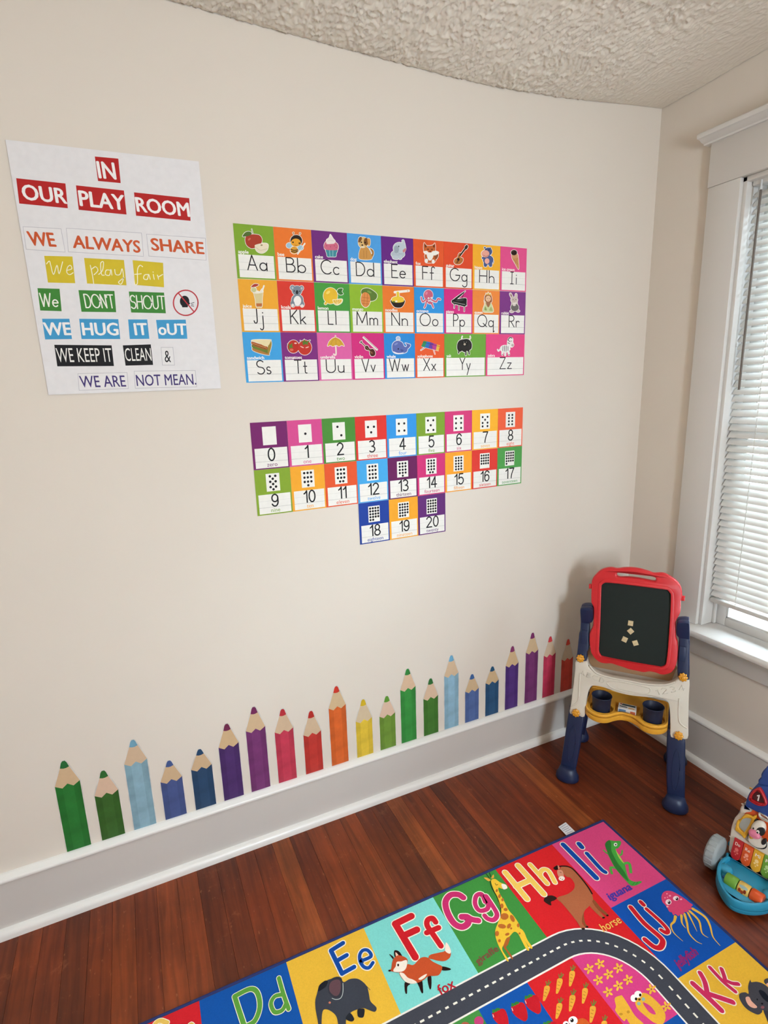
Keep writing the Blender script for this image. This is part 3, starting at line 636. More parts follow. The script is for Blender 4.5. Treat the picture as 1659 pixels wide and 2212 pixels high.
PIC = {
'A': [('P', 'a83a24', '195,215 215,185 260,178 300,178 345,190 368,225 365,265 335,300 295,320 255,325 215,300 195,260'), ('P', '4f6a2a', '165,200 190,160 230,148 262,165 240,190 200,200'), ('L', '3a2a18', 5, '272,170 262,125'), ('P', 'e8dcc0', '292,300 310,285 370,272 420,275 435,295 425,340 390,370 350,375 310,350'), ('e', '8a7a50', 365, 292, 12, 7), ('l', 'b8a878', 3, '300,310 350,345 425,330'), ('e', 'c86a50', 235, 230, 18, 10, -40)],
'B': [('E', '9cc0d4', 655, 295, 30, 28), ('E', '9cc0d4', 775, 320, 30, 25), ('E', '2a1c10', 730, 245, 62, 60), ('E', 'e8a02a', 725, 265, 52, 42), ('E', 'd8962a', 708, 345, 40, 38), ('l', '2a1c10', 9, '672,335 705,347 747,342'), ('l', '2a1c10', 9, '678,356 712,366 744,358'), ('L', '2a1c10', 4, '705,190 700,165'), ('L', '2a1c10', 4, '765,195 770,170'), ('E', 'c88a4a', 700, 163, 8, 8), ('E', 'c88a4a', 770, 168, 8, 8), ('e', '1a1008', 695, 262, 8, 9), ('e', '1a1008', 762, 272, 8, 9), ('L', 'e8e4dc', 5, '745,385 820,275'), ('l', '7a3a18', 3, '715,288 727,294 740,290')],
'C': [('P', '3f8a98', '1042,340 1090,345 1160,340 1152,380 1145,412 1100,414 1060,412 1050,380'), ('P', 'cc6680', '1022,310 1030,270 1060,245 1120,250 1165,280 1172,320 1150,345 1045,340'), ('P', 'e9dcd8', '1045,265 1050,235 1075,215 1088,180 1105,200 1120,225 1140,250 1130,275 1090,280 1055,280'), ('l', '7ab0b8', 12, '1080,350 1085,405'), ('l', '7ab0b8', 12, '1115,350 1115,405'), ('e', '8a3050', 1050, 300, 4, 5), ('e', '8a3050', 1090, 310, 4, 5), ('e', '8a3050', 1130, 300, 4, 5), ('e', '8a3050', 1150, 318, 4, 5), ('l', 'cdbcb8', 3, '1055,250 1090,240 1125,248')],
'D': [('P', '9a6a30', '1510,400 1530,375 1505,325 1540,345 1545,390 1520,432'), ('P', 'c99048', '1400,345 1420,310 1470,310 1500,340 1520,390 1520,440 1405,440 1390,400'), ('E', 'd8b070', 1435, 265, 52, 58), ('P', '7a4e22', '1382,255 1390,215 1415,205 1420,230 1400,262'), ('e', '7a4e22', 1465, 255, 25, 40), ('P', 'c99048', '1478,228 1505,228 1508,280 1490,300'), ('e', '1a1008', 1415, 262, 8, 8), ('e', '1a1008', 1455, 265, 8, 8), ('e', '1a1008', 1425, 292, 10, 8), ('e', 'e8d4b0', 1430, 312, 22, 12), ('l', '8a5a28', 3, '1440,350 1442,430'), ('l', '8a5a28', 3, '1470,350 1470,430')],
'E': [('E', 'b3bec8', 240, 290, 72, 45), ('E', 'bcc8d0', 255, 225, 65, 60), ('P', 'bcc8d0', '285,215 285,170 282,145 300,140 310,165 318,200 322,240 300,270'), ('P', 'bcc8d0', '185,305 240,310 240,342 190,337'), ('P', 'bcc8d0', '250,310 280,300 278,337 252,342'), ('p', '9aa6b2', '200,215 230,200 250,240 235,275 205,270'), ('p', 'c87f80', '290,250 320,225 322,250 300,272'), ('e', '2a2a30', 248, 208, 6, 8), ('l', '8a96a2', 3, '225,250 250,280 280,285')],
'F': [('P', 'c45f28', '515,170 545,200 605,195 630,175 632,250 600,270 550,268 512,250'), ('P', 'c45f28', '530,290 620,290 640,340 620,375 540,378 525,330'), ('P', '8a4a28', '620,300 650,280 665,305 640,345'), ('P', 'f0ece4', '510,265 545,255 575,285 610,255 668,270 640,300 600,302 575,300 545,298'), ('p', 'f0ece4', '545,290 610,290 600,340 575,358 555,340'), ('E', 'f0ece4', 540, 358, 16, 22), ('E', 'f0ece4', 610, 365, 16, 20), ('p', '5a3018', '520,185 542,205 528,222'), ('p', '5a3018', '625,190 608,205 622,222'), ('e', '2a1408', 555, 238, 6, 7), ('e', '2a1408', 597, 240, 6, 7), ('e', '2a1408', 577, 262, 7, 6)],
'G': [('P', 'b06a2c', '875,295 890,275 905,285 900,320 925,335 920,370 890,395 850,395 830,370 840,340 865,325'), ('L', '2e1a10', 15, '893,305 955,222', False), ('P', '3a2214', '942,215 965,190 978,210 958,240'), ('e', '2a1408', 876, 345, 14, 16), ('e', '5a2c12', 866, 372, 14, 6, -40), ('l', 'd09a5a', 3, '870,305 850,340 845,380')],
'H': [('L', '4a5a8c', 18, '1130,330 1155,320'), ('P', '4a5a8c', '1145,375 1175,385 1175,418 1148,418'), ('P', '4a5a8c', '1200,385 1230,375 1228,418 1202,418'), ('E', '4a5a8c', 1190, 350, 55, 50), ('E', '4a5a8c', 1190, 262, 42, 42), ('E', '4a5a8c', 1155, 222, 10, 10), ('E', '4a5a8c', 1210, 228, 10, 10), ('E', 'e8a490', 1160, 285, 42, 38), ('e', 'eaa898', 1177, 362, 25, 30), ('e', '1a1a2a', 1163, 240, 6, 6), ('e', '1a1a2a', 1198, 245, 6, 6), ('l', 'a05a58', 4, '1135,300 1165,312 1195,300'), ('L', '4a5a8c', 5, '1240,385 1248,365')],
'I': [('P', 'c8905a', '1440,325 1470,322 1503,315 1512,380 1515,435 1505,445 1480,400'), ('P', 'd09a70', '1438,300 1470,292 1500,290 1505,320 1480,330 1450,332'), ('E', '2a1a18', 1462, 273, 32, 28), ('l', '8a5a30', 2, '1455,340 1508,400'), ('l', '8a5a30', 2, '1498,330 1475,385'), ('e', '5a3a34', 1450, 262, 8, 6)],
'J': [('P', 'd8c894', '285,790 330,795 375,785 372,860 368,940 340,943 310,940 300,870'), ('P', 'ece4d4', '280,775 325,775 345,785 370,752 380,788 340,800 285,800'), ('q', 'b86a3a', '308,905 370,905 368,938 311,938'), ('P', 'a83428', '255,732 290,700 335,708 300,730'), ('E', 'c8c890', 283, 762, 28, 25), ('L', 'f0ece4', 6, '368,785 390,720')],
'K': [('E', '7d8894', 690, 740, 24, 26), ('E', '7d8894', 785, 745, 22, 26), ('E', '7d8894', 742, 870, 62, 62), ('E', '7d8894', 738, 770, 52, 50), ('e', 'f2eeea', 742, 878, 40, 52), ('P', '7d8894', '672,900 690,870 712,900 708,940 680,938'), ('P', '7d8894', '775,905 795,875 815,915 800,942 780,940'), ('E', 'e8e2dc', 692, 925, 14, 17), ('E', 'e8e2dc', 792, 930, 16, 15), ('e', '2a2a30', 738, 788, 14, 22), ('e', '1a1a20', 708, 775, 6, 7), ('e', '1a1a20', 766, 778, 6, 7), ('e', 'b8bcc2', 690, 742, 12, 14), ('e', 'b8bcc2', 786, 747, 11, 14)],
'L': [('E', 'e6b92e', 1090, 825, 75, 85), ('E', 'e6b92e', 1040, 905, 14, 14), ('P', '3f7a34', '1160,780 1180,750 1220,750 1210,780 1225,805 1190,815'), ('P', 'f0dc9a', '1112,865 1165,862 1215,862 1205,900 1160,922 1125,905'), ('p', 'e0b040', '1122,872 1165,870 1205,870 1195,895 1160,910 1130,895'), ('l', 'f4e8b8', 3, '1163,870 1160,912'), ('l', 'f4e8b8', 3, '1140,872 1160,905 1190,872'), ('e', 'f0d468', 1065, 790, 24, 14, -40), ('l', '2a5a24', 3, '1168,785 1210,768')],
'M': [('P', '5c7a30', '1415,790 1430,755 1480,745 1530,765 1580,810 1570,860 1520,880 1450,860'), ('P', 'd88a48', '1410,860 1425,805 1460,788 1500,815 1510,880 1490,930 1455,945 1420,915'), ('l', 'b0602a', 4, '1425,840 1500,850'), ('l', 'b0602a', 4, '1418,875 1508,885'), ('l', 'b0602a', 4, '1425,905 1498,912'), ('l', 'b0602a', 4, '1450,795 1440,930'), ('l', 'b0602a', 4, '1480,805 1475,935'), ('e', '7c9a4a', 1500, 785, 26, 10, 25)],
'N': [('P', '241812', '165,775 235,790 310,775 300,820 270,850 215,850 180,820'), ('E', 'e8c43a', 238, 765, 66, 32), ('e', '241812', 238, 790, 70, 16), ('e', 'e8c43a', 238, 782, 66, 18), ('L', 'f0ece0', 14, '205,690 355,675', False), ('P', 'e8c83a', '225,690 250,690 252,750 230,750'), ('e', '4a6a2a', 195, 792, 14, 9), ('e', 'f0ece0', 222, 786, 12, 9), ('e', 'c04030', 340, 676, 5, 4), ('l', 'c8a028', 3, '232,700 236,745')],
'O': [('L', 'c85e78', 15, '530,770 500,790 485,745'), ('L', 'c85e78', 15, '540,785 530,830 520,850'), ('L', 'c85e78', 15, '575,790 600,820 612,850'), ('L', 'c85e78', 15, '595,770 640,790 660,760 685,765'), ('L', 'c85e78', 15, '545,780 570,805 600,800'), ('E', 'c85e78', 560, 720, 48, 55), ('e', 'ffffff', 562, 755, 10, 10), ('e', 'ffffff', 592, 750, 10, 10), ('e', '2a1a20', 563, 757, 4, 5), ('e', '2a1a20', 592, 752, 4, 5), ('e', 'd88098', 540, 700, 12, 18, 20)],
'P': [('P', '1c1c1c', '820,772 870,730 935,685 950,680 900,730 850,770'), ('L', '141414', 7, '835,815 832,855'), ('L', '141414', 7, '882,825 882,875'), ('L', '141414', 7, '938,835 938,890'), ('L', '141414', 6, '958,790 962,830'), ('P', '141414', '812,772 880,760 950,752 964,775 950,838 880,825 815,806'), ('l', 'd8d4cc', 3, '820,794 945,820'), ('l', '141414', 5, '935,690 915,755'), ('e', '3a3a3a', 890, 775, 45, 10, -6)],
'Q': [('P', 'c9cf9a', '1135,890 1150,825 1165,790 1205,790 1235,840 1243,895 1190,900'), ('P', '9a5a30', '1155,780 1158,725 1190,712 1222,728 1228,790 1190,800'), ('E', 'e6bc98', 1190, 758, 28, 32), ('P', 'e0b050', '1165,722 1168,700 1180,712 1190,690 1202,712 1213,700 1218,725 1190,716'), ('p', 'a06a4a', '1165,800 1190,850 1215,800 1190,792'), ('L', 'e6bc98', 9, '1160,830 1150,780'), ('p', '8a9a5a', '1150,875 1160,840 1175,880'), ('p', 'a8b070', '1200,880 1220,845 1235,885'), ('e', '3a2010', 1180, 758, 3, 4), ('e', '3a2010', 1201, 758, 3, 4), ('l', 'a05040', 2, '1183,776 1192,779 1200,776')],
'R': [('P', 'c9b8b0', '1415,710 1430,700 1450,735 1455,765 1435,755'), ('P', 'c9b8b0', '1478,765 1472,730 1480,705 1495,715 1492,755'), ('E', 'c9b8b0', 1465, 772, 36, 30), ('L', 'c9b8b0', 12, '1445,800 1440,830'), ('L', 'c9b8b0', 12, '1492,800 1495,825'), ('E', '6a6462', 1470, 850, 42, 40), ('e', 'd8ccc4', 1464, 822, 18, 14), ('E', 'c9b8b0', 1438, 892, 20, 13), ('E', 'c9b8b0', 1505, 888, 18, 12), ('e', '8a5a58', 1432, 725, 5, 14, -25), ('e', '2a1a18', 1452, 768, 4, 5), ('e', '2a1a18', 1480, 768, 4, 5), ('e', 'b07070', 1466, 780, 4, 3)],
'S': [('P', 'b07838', '272,1375 350,1400 435,1430 440,1450 350,1432 275,1402'), ('P', '6a7a2a', '266,1342 340,1372 440,1382 437,1430 350,1402 272,1375'), ('P', 'a85a28', '262,1308 330,1328 420,1358 418,1392 340,1372 268,1342'), ('P', '9a8030', '432,1350 460,1298 470,1340 447,1430 430,1430'), ('P', 'e8d8a8', '258,1300 300,1288 450,1288 462,1298 440,1345 405,1358 330,1322'), ('l', 'd8a060', 4, '268,1325 340,1352 415,1376'), ('l', '3a2a14', 4, '280,1338 340,1358 410,1384')],
'T': [('E', 'b8281c', 700, 1360, 62, 68), ('E', 'c03022', 820, 1370, 72, 78), ('P', '5a7a2a', '640,1330 665,1342 690,1322 686,1352 698,1372 670,1374 650,1392 655,1360'), ('P', '5a7a2a', '770,1295 800,1308 815,1282 830,1306 878,1292 850,1325 858,1345 825,1335 800,1345 798,1322'), ('e', 'f0d0c0', 722, 1325, 14, 7), ('e', 'e8b0a0', 790, 1365, 22, 6, 25), ('e', 'e8b0a0', 845, 1368, 20, 6, -20), ('e', 'd86a50', 680, 1395, 20, 14)],
'U': [('L', 'e8c8b0', 6, '1145,1345 1150,1430 1140,1450 1125,1440'), ('L', 'd0a030', 5, '1143,1268 1143,1246'), ('P', 'd0a030', '1060,1355 1075,1310 1110,1275 1145,1265 1190,1285 1220,1320 1235,1355 1210,1345 1180,1358 1150,1345 1115,1358 1090,1345'), ('l', 'a87818', 3, '1145,1268 1110,1300 1092,1345'), ('l', 'a87818', 3, '1145,1268 1150,1345'), ('l', 'a87818', 3, '1145,1268 1190,1305 1208,1345')],
'V': [('L', 'e8c8c8', 4, '1435,1264 1580,1397'), ('L', '2a1008', 4, '1441,1258 1586,1390'), ('P', '4a1c10', '1455,1360 1480,1350 1505,1385 1540,1385 1562,1420 1555,1455 1520,1460 1505,1435 1500,1405 1460,1390'), ('L', '2a1008', 11, '1410,1310 1475,1375', False), ('e', '6a3018', 1525, 1425, 14, 18, -40), ('l', 'd8b080', 2, '1420,1320 1530,1430'), ('L', '2a1008', 6, '1402,1318 1420,1302')],
'W': [('P', '5a68a8', '180,1250 200,1215 240,1200 285,1220 305,1258 325,1265 332,1245 315,1225 345,1232 372,1243 362,1270 345,1285 330,1320 280,1335 220,1335 185,1310'), ('p', 'e8e4ec', '190,1312 240,1330 300,1325 280,1336 220,1338'), ('P', 'a8bcdc', '230,1195 222,1172 238,1158 258,1165 262,1190 246,1185'), ('e', '141428', 243, 1287, 6, 9), ('p', '44528c', '265,1290 300,1300 280,1318'), ('e', '7a88c0', 220, 1235, 22, 10, -30)],
'X': [('L', '5a2a7a', 5, '540,1262 482,1300'), ('Q', '2f8a5a', '485,1260 510,1203 546,1208 520,1272', 0), ('Q', '2a6ab0', '520,1272 546,1208 582,1216 560,1282', 0), ('Q', '6a3a9a', '560,1282 582,1216 616,1228 600,1290', 0), ('Q', 'b03a8a', '600,1290 616,1228 650,1240 640,1300', 0), ('Q', 'e0b040', '640,1300 650,1240 684,1250 668,1306', 0), ('L', 'c83a50', 5, '600,1245 630,1340'), ('l', 'd8d4d0', 4, '487,1264 668,1310', False), ('l', '3a1a2a', 3, '505,1215 680,1262', False)],
'Y': [('L', 'd8d0c0', 7, '925,1190 912,1175 918,1155'), ('L', 'd8d0c0', 7, '985,1190 1003,1175 1002,1155'), ('L', '241f1d', 14, '880,1305 880,1330'), ('L', '241f1d', 14, '955,1315 955,1350'), ('L', '241f1d', 14, '985,1305 990,1340'), ('P', '241f1d', '865,1240 885,1200 930,1185 980,1185 1015,1225 1015,1280 995,1300 985,1320 965,1308 940,1322 915,1308 890,1318 865,1290'), ('e', '141010', 947, 1228, 30, 34), ('e', 'b8a890', 942, 1238, 12, 12), ('e', 'd8d0c0', 935, 1215, 3, 3), ('e', 'd8d0c0', 960, 1216, 3, 3), ('l', '3c3634', 3, '880,1240 890,1290'), ('l', '3c3634', 3, '995,1240 990,1290')],
'Z': [('L', 'e8e4e0', 6, '1318,1290 1300,1308 1290,1295'), ('L', 'e8e4e0', 16, '1342,1310 1340,1345'), ('L', 'e8e4e0', 16, '1372,1315 1370,1350'), ('L', 'e8e4e0', 16, '1402,1310 1410,1345'), ('E', 'e8e4e0', 1368, 1285, 50, 36), ('P', 'e8e4e0', '1395,1280 1395,1200 1420,1165 1450,1180 1450,1215 1460,1248 1440,1268 1420,1262 1420,1295'), ('l', '1a1a1a', 6, '1345,1260 1342,1305'), ('l', '1a1a1a', 6, '1362,1255 1358,1312'), ('l', '1a1a1a', 6, '1380,1255 1378,1312'), ('l', '1a1a1a', 6, '1398,1262 1398,1305'), ('l', '1a1a1a', 6, '1398,1195 1420,1210'), ('l', '1a1a1a', 6, '1397,1222 1415,1232'), ('l', '1a1a1a', 8, '1400,1190 1420,1166 1440,1174'), ('e', 'b8a8a4', 1446, 1248, 14, 14), ('e', '1a1a1a', 1432, 1205, 4, 5), ('e', '9a9490', 1341, 1347, 9, 6), ('e', '9a9490', 1410, 1348, 9, 6)],
}
ALPHA = [  # letter, colour, word, picture crop, lettering span in that crop (x0, x1 at y)
 ('A', '7fa52e', 'apple', 'a red apple and a half apple', 'A', 215, 425, 520), ('B', 'e8762a', 'bee', 'a cartoon bee', 'A', 625, 832, 540), ('C', '702a7a', 'cake', 'a pink cupcake', 'A', 990, 1182, 560), ('D', '4d9bdc', 'dog', 'a sitting brown puppy', 'A', 1360, 1550, 570),
 ('E', '642280', 'elephant', 'a small grey elephant', 'B', 172, 322, 500), ('F', 'de5628', 'fox', 'a sitting orange fox', 'B', 497, 630, 510), ('G', 'dc4a26', 'guitar', 'a brown guitar', 'B', 787, 970, 540), ('H', 'f0ad2d', 'hippo', 'a blue hippo', 'B', 1097, 1255, 540), ('I', 'de4f88', 'ice cream', 'an ice cream cone', 'B', 1423, 1490, 540),
 ('J', 'eaa52e', 'juice', 'a glass of juice', 'A', 282, 385, 1080), ('K', 'd6382a', 'koala', 'a grey koala', 'A', 667, 832, 1080), ('L', '48983c', 'lemon', 'a yellow lemon', 'A', 1064, 1152, 1080), ('M', '8eb52e', 'mango', 'a green mango', 'A', 1365, 1590, 1080),
 ('N', 'e5782b', 'noodles', 'a bowl of noodles', 'B', 172, 343, 1000), ('O', '2f8fd6', 'octopus', 'a pink octopus', 'B', 470, 665, 1000), ('P', 'cf2a7d', 'piano', 'a black grand piano', 'B', 822, 945, 1000), ('Q', 'e8863a', 'queen', 'a queen in a green dress', 'B', 1077, 1258, 1000), ('R', '7b3580', 'rabbit', 'a grey rabbit', 'B', 1408, 1520, 1000),
 ('S', '3f9fdc', 'sandwich', 'a sandwich', 'A', 315, 465, 1600), ('T', '7c287a', 'tomatoes', 'two red tomatoes', 'A', 712, 846, 1600), ('U', 'd8609f', 'umbrella', 'a yellow umbrella', 'A', 1045, 1236, 1590), ('V', 'cc2a78', 'violin', 'a dark violin', 'A', 1422, 1566, 1590),
 ('W', '2a86d0', 'whale', 'a blue whale', 'B', 147, 355, 1450), ('X', 'e2582a', 'xylophone', 'a rainbow xylophone', 'B', 508, 640, 1440), ('Y', '6aa03a', 'yak', 'a black yak', 'B', 890, 1005, 1430), ('Z', 'de457e', 'zebra', 'a striped zebra', 'B', 1312, 1440, 1430)]
ZR = (2.0632, 1.9138, 1.7652)
CNAME = {'7fa52e': 'lime green', 'e8762a': 'orange', '702a7a': 'purple', '4d9bdc': 'sky blue', '642280': 'deep purple', 'de5628': 'orange-red', 'dc4a26': 'orange-red', 'f0ad2d': 'yellow', 'de4f88': 'pink', 'eaa52e': 'amber', 'd6382a': 'red', '48983c': 'green', '8eb52e': 'lime green', 'e5782b': 'orange', '2f8fd6': 'blue', 'cf2a7d': 'magenta', 'e8863a': 'orange', '7b3580': 'purple', '3f9fdc': 'light blue', '7c287a': 'purple', 'd8609f': 'pink', 'cc2a78': 'magenta', '2a86d0': 'blue', 'e2582a': 'orange', '6aa03a': 'green', 'de457e': 'pink'}
for i, (ch, col, word, desc, cr, lx0, lx1, ly) in enumerate(ALPHA):
    r = 0 if i < 9 else 1 if i < 18 else 2; c = i-(0, 9, 18)[r]
    x, w = -1.682+c*CW, CW
    if ch == 'Y': x, w = -1.682+6*CW, CW*1.5
    if ch == 'Z': x, w = -1.682+7.5*CW, CW*1.5
    z = ZR[r]; K = KA if cr == 'A' else KB
    card = wall_card('alphabet_card', x, z, w, CH if r < 2 else .1482, col, f'{CNAME[col]} alphabet card with {desc} above the letters {ch}{ch.lower()}', 'card', 'alphabet cards on the wall')
    a = panel_art(x, z, w)
    a.build('writing_panel', INK, card)
    a = Art(K, wall3, .00004, .0014)
    X0, X1 = K(lx0, ly)[0], K(lx1, ly)[0]
    put_strokes(a, ch+ch.lower(), '221c20', X0+.0012, X1-.0012, z-.1232, .0400, .0033, .2 if ch not in 'IJL' else .3)
    a.build('letters', INK, card)
    a = Art(lambda p, q: (p, q), wall3, .00004, .0014)
    v, f = text_tris(word, 0); ys = [q[1] for q in v]; xs = [q[0] for q in v]; k = .0138
    wx = x+.0085; zb = z-.0795
    put_text(a, word, 'f4f0e8', (wx, zb+min(ys)*k), (wx+(max(xs)-min(xs))*k*1.04, zb+min(ys)*k), (wx, zb+max(ys)*k), .03, True)
    a.build('word', INK, card)
    a = Art(K, wall3, .00004, .0014)
    a.sticker(PIC[ch], 10)
    a.build('picture', INK, card)
# number cards
DOTS = {0: [], 1: [(.52, .52)], 2: [(.4, .25), (.68, .75)], 3: [(.25, .38), (.75, .38), (.5, .7)], 4: [(.26, .3), (.74, .3), (.26, .73), (.74, .73)], 5: [(.24, .22), (.74, .22), (.5, .52), (.24, .82), (.74, .82)],
 6: [(x, y) for y in (.2, .5, .82) for x in (.25, .75)], 7: [(.25, .22), (.75, .22), (.5, .4), (.25, .6), (.75, .6), (.25, .82), (.75, .82)], 8: [(x, y) for y in (.2, .4, .61, .82) for x in (.33, .69)],
 9: [(.3, .15), (.7, .15), (.5, .3), (.3, .46), (.7, .46), (.5, .6), (.3, .76), (.7, .76), (.5, .9)], 10: [(x, y) for y in (.16, .42, .67) for x in (.24, .5, .76)]+[(.5, .88)], 11: [(x, y) for y in (.16, .4, .64) for x in (.24, .5, .76)]+[(.4, .86), (.66, .86)],
 12: [(x, y) for y in (.15, .38, .62, .85) for x in (.24, .5, .76)], 13: [(x, y) for y in (.15, .34, .54, .73) for x in (.24, .5, .76)]+[(.5, .91)], 14: [(x, y) for y in (.14, .32, .51, .7) for x in (.24, .5, .76)]+[(.38, .89), (.64, .89)], 15: [(x, y) for y in (.14, .32, .51, .69, .87) for x in (.24, .5, .76)]}
for n in range(16, 21): DOTS[n] = [(x, y) for y in (.14, .32, .5, .68, .86) for x in (.17, .4, .63, .86)][:n]
NW = 'zero one two three four five six seven eight nine ten eleven twelve thirteen fourteen fifteen sixteen seventeen eighteen nineteen twenty'.split()
NC = '741e64 d24a8c 4a8a34 d8342a 3493dc 7a9c2e cf3a74 f4b02e ea5f3c 84a22e f0a62c e0552a 46a4e0 661c56 cb3272 f2a02c d93a30 4f9a4c 1f3f96 eea42c 602a70'.split()
NCN = 'plum|pink|green|red|blue|olive green|magenta|yellow|coral|olive green|amber|orange|light blue|dark plum|magenta|orange|red|green|navy blue|amber|purple'.split('|')
for n in range(21):
    r = 0 if n < 9 else 1 if n < 18 else 2; c = n-(0, 9, 15)[r]
    x = -1.682+c*CW; z = 1.4965-r*.1487
    card = wall_card('number_card', x, z, CW, CH, NC[n], f'{NCN[n]} number card reading {n} {NW[n]}'+(' with an empty dot box' if n == 0 else f' with {n} dots' if n > 1 else ' with one dot'), 'card', 'number cards on the wall')
    panel_art(x, z, CW).build('writing_panel', INK, card)
    a = Art(lambda p, q: (p, q), wall3, .00004, .0013)
    a._poly([(x+.036, z-.0725), (x+.080, z-.0725), (x+.080, z-.0150), (x+.036, z-.0150)], 'f0ede6')
    a.build('dot_box', INK, card)
    if n:
        a = Art(lambda p, q: (p, q), wall3, .0, .00142)
        for u, v in DOTS[n]: a.E('17151a', x+.036+.044*u, z-.015-.0575*v, .0041, .0041)
        a.build('dots', INK, card)
    a = Art(lambda p, q: (p, q), wall3, .00004, .0015)
    s_ = str(n); xc = x+.060; st_n, tot = glyph_run(s_, .2); k = .0385; wd = tot*k
    for q in st_n: a._stroke([Vector((xc-wd/2+p[0]*k, z-.1222+p[1]*k)) for p in q], '18161a', .0046)
    a.build('numeral', INK, card)
    a = Art(lambda p, q: (p, q), wall3, .00004, .0015)
    v, f = text_tris(NW[n], 0); xs = [q[0] for q in v]; ys = [q[1] for q in v]; k = .0185; wd = (max(xs)-min(xs))*k
    if wd > .094: k *= .094/wd; wd = .094
    put_text(a, NW[n], NC[n], (xc-wd/2, z-.1408+min(ys)*k), (xc+wd/2, z-.1408+min(ys)*k), (xc-wd/2, z-.1408+max(ys)*k), 0, True)
    a.build('word', INK, card)

# ---------------------------------------------------------------- rules poster
KQ = crop(0, 280, 3.318, wall_xz)
pc = [wall_xz(*q) for q in ((12, 303), (429, 350), (477, 839), (105, 853))]
mb = MB(); n = 4
mb.add([(p[0], -d, p[1]) for d in (.0035, .0041) for p in pc], [(0, 1, 2, 3), (7, 6, 5, 4)]+[(i, i+4, (i+1) % 4+4, (i+1) % 4) for i in range(4)], lin('e4e1e2'))
poster = fixn(mb.build('poster', INK, None, (-1.985, 0, 1.60), colour=True))
tag(poster, 'white play room rules poster with coloured word strips', 'poster')
STRIPS = [
 ('b3201f', '680,197 848,212 865,387 703,372', 'IN', 'f2eeec', '712,350 833,360 692,232', .03), ('b3201f', '118,352 470,390 487,567 140,533', 'OUR', 'f2eeec', '172,505 482,535 152,395', .03),
 ('b3201f', '545,403 888,440 907,612 565,578', 'PLAY', 'f2eeec', '577,548 897,580 562,440', .03), ('b3201f', '960,453 1355,495 1365,657 975,620', 'ROOM', 'f2eeec', '985,590 1360,628 968,487', .03),
 ('-', '165,697 440,712 470,882 188,862', 'WE', 'c8552a', '218,832 405,842 192,733', .03), ('-', '475,708 1015,742 1030,912 490,880', 'ALWAYS', 'c8552a', '528,850 1005,885 520,760', .03),
 ('-', '1048,750 1472,780 1478,940 1065,910', 'SHARE', 'c8552a', '1090,868 1462,895 1078,780', .03),
 ('d0b82a', '318,907 520,912 540,1103 345,1098', '', '', '', 0), ('d0b82a', '603,922 888,937 907,1118 625,1105', '', '', '', 0), ('d0b82a', '950,938 1168,957 1175,1132 968,1115', '', '', '', 0),
 ('3d8233', '270,1138 428,1143 443,1303 290,1298', '*We', 'f0eee4', '297,1268 420,1270 285,1175', 0), ('3d8233', '563,1152 820,1158 833,1310 585,1307', "*DON'T", 'f0eee4', '618,1277 822,1280 600,1182', 0),
 ('3d8233', '923,1162 1175,1170 1188,1318 940,1312', '*SHOUT', 'f0eee4', '942,1283 1182,1287 932,1190', 0),
 ('3f97c8', '303,1357 498,1357 517,1502 325,1505', 'WE', 'f2eeec', '327,1475 513,1473 310,1385', .03), ('3f97c8', '568,1357 848,1360 862,1502 585,1502', 'HUG', 'f2eeec', '597,1475 850,1475 585,1385', .03),
 ('3f97c8', '918,1362 1055,1362 1070,1500 930,1502', 'IT', 'f2eeec', '970,1473 1058,1472 958,1390', .03), ('3f97c8', '1118,1365 1330,1363 1342,1500 1135,1500', 'oUT', 'f2eeec', '1140,1472 1336,1472 1132,1392', .03),
 ('151317', '390,1543 800,1547 817,1695 412,1697', 'WE KEEP IT', 'f0eee8', '415,1668 808,1665 398,1567', 0), ('151317', '880,1547 1080,1540 1097,1687 900,1692', 'CLEAN', 'f0eee8', '902,1660 1088,1657 890,1567', 0),
 ('-', '1152,1560 1240,1560 1252,1690 1162,1690', '&', '18161a', '1182,1668 1226,1668 1174,1585', 0),
 ('-', '557,1748 912,1740 922,1857 567,1870', 'WE ARE', '40306e', '582,1848 905,1842 566,1766', .008), ('-', '960,1730 1400,1725 1410,1845 968,1855', 'NOT MEAN.', '40306e', '982,1838 1406,1828 972,1758', .008)]
SCRIPT = {7: ['335,965 355,945 365,975 385,1040 410,975 425,1035 450,950', '478,1012 515,1000 505,975 485,990 480,1025 500,1042 525,1028'],
 8: ['648,975 662,1040 672,1105', '655,1005 685,985 702,1012 675,1042', '708,1040 735,1010 742,952 722,962 728,1038 748,1045', '790,1010 762,1010 756,1040 785,1045 795,1005 802,1045', '822,1005 830,1040 860,1040 875,1000 885,1060 870,1108 850,1095 890,1062'],
 9: ['1022,985 1002,975 985,1010 985,1100 968,1112 962,1085', '965,1040 1012,1035', '1060,1040 1035,1045 1030,1070 1055,1075 1065,1040 1076,1075', '1098,1040 1105,1075', '1096,1022 1097,1024', '1128,1045 1136,1075', '1136,1058 1165,1040']}
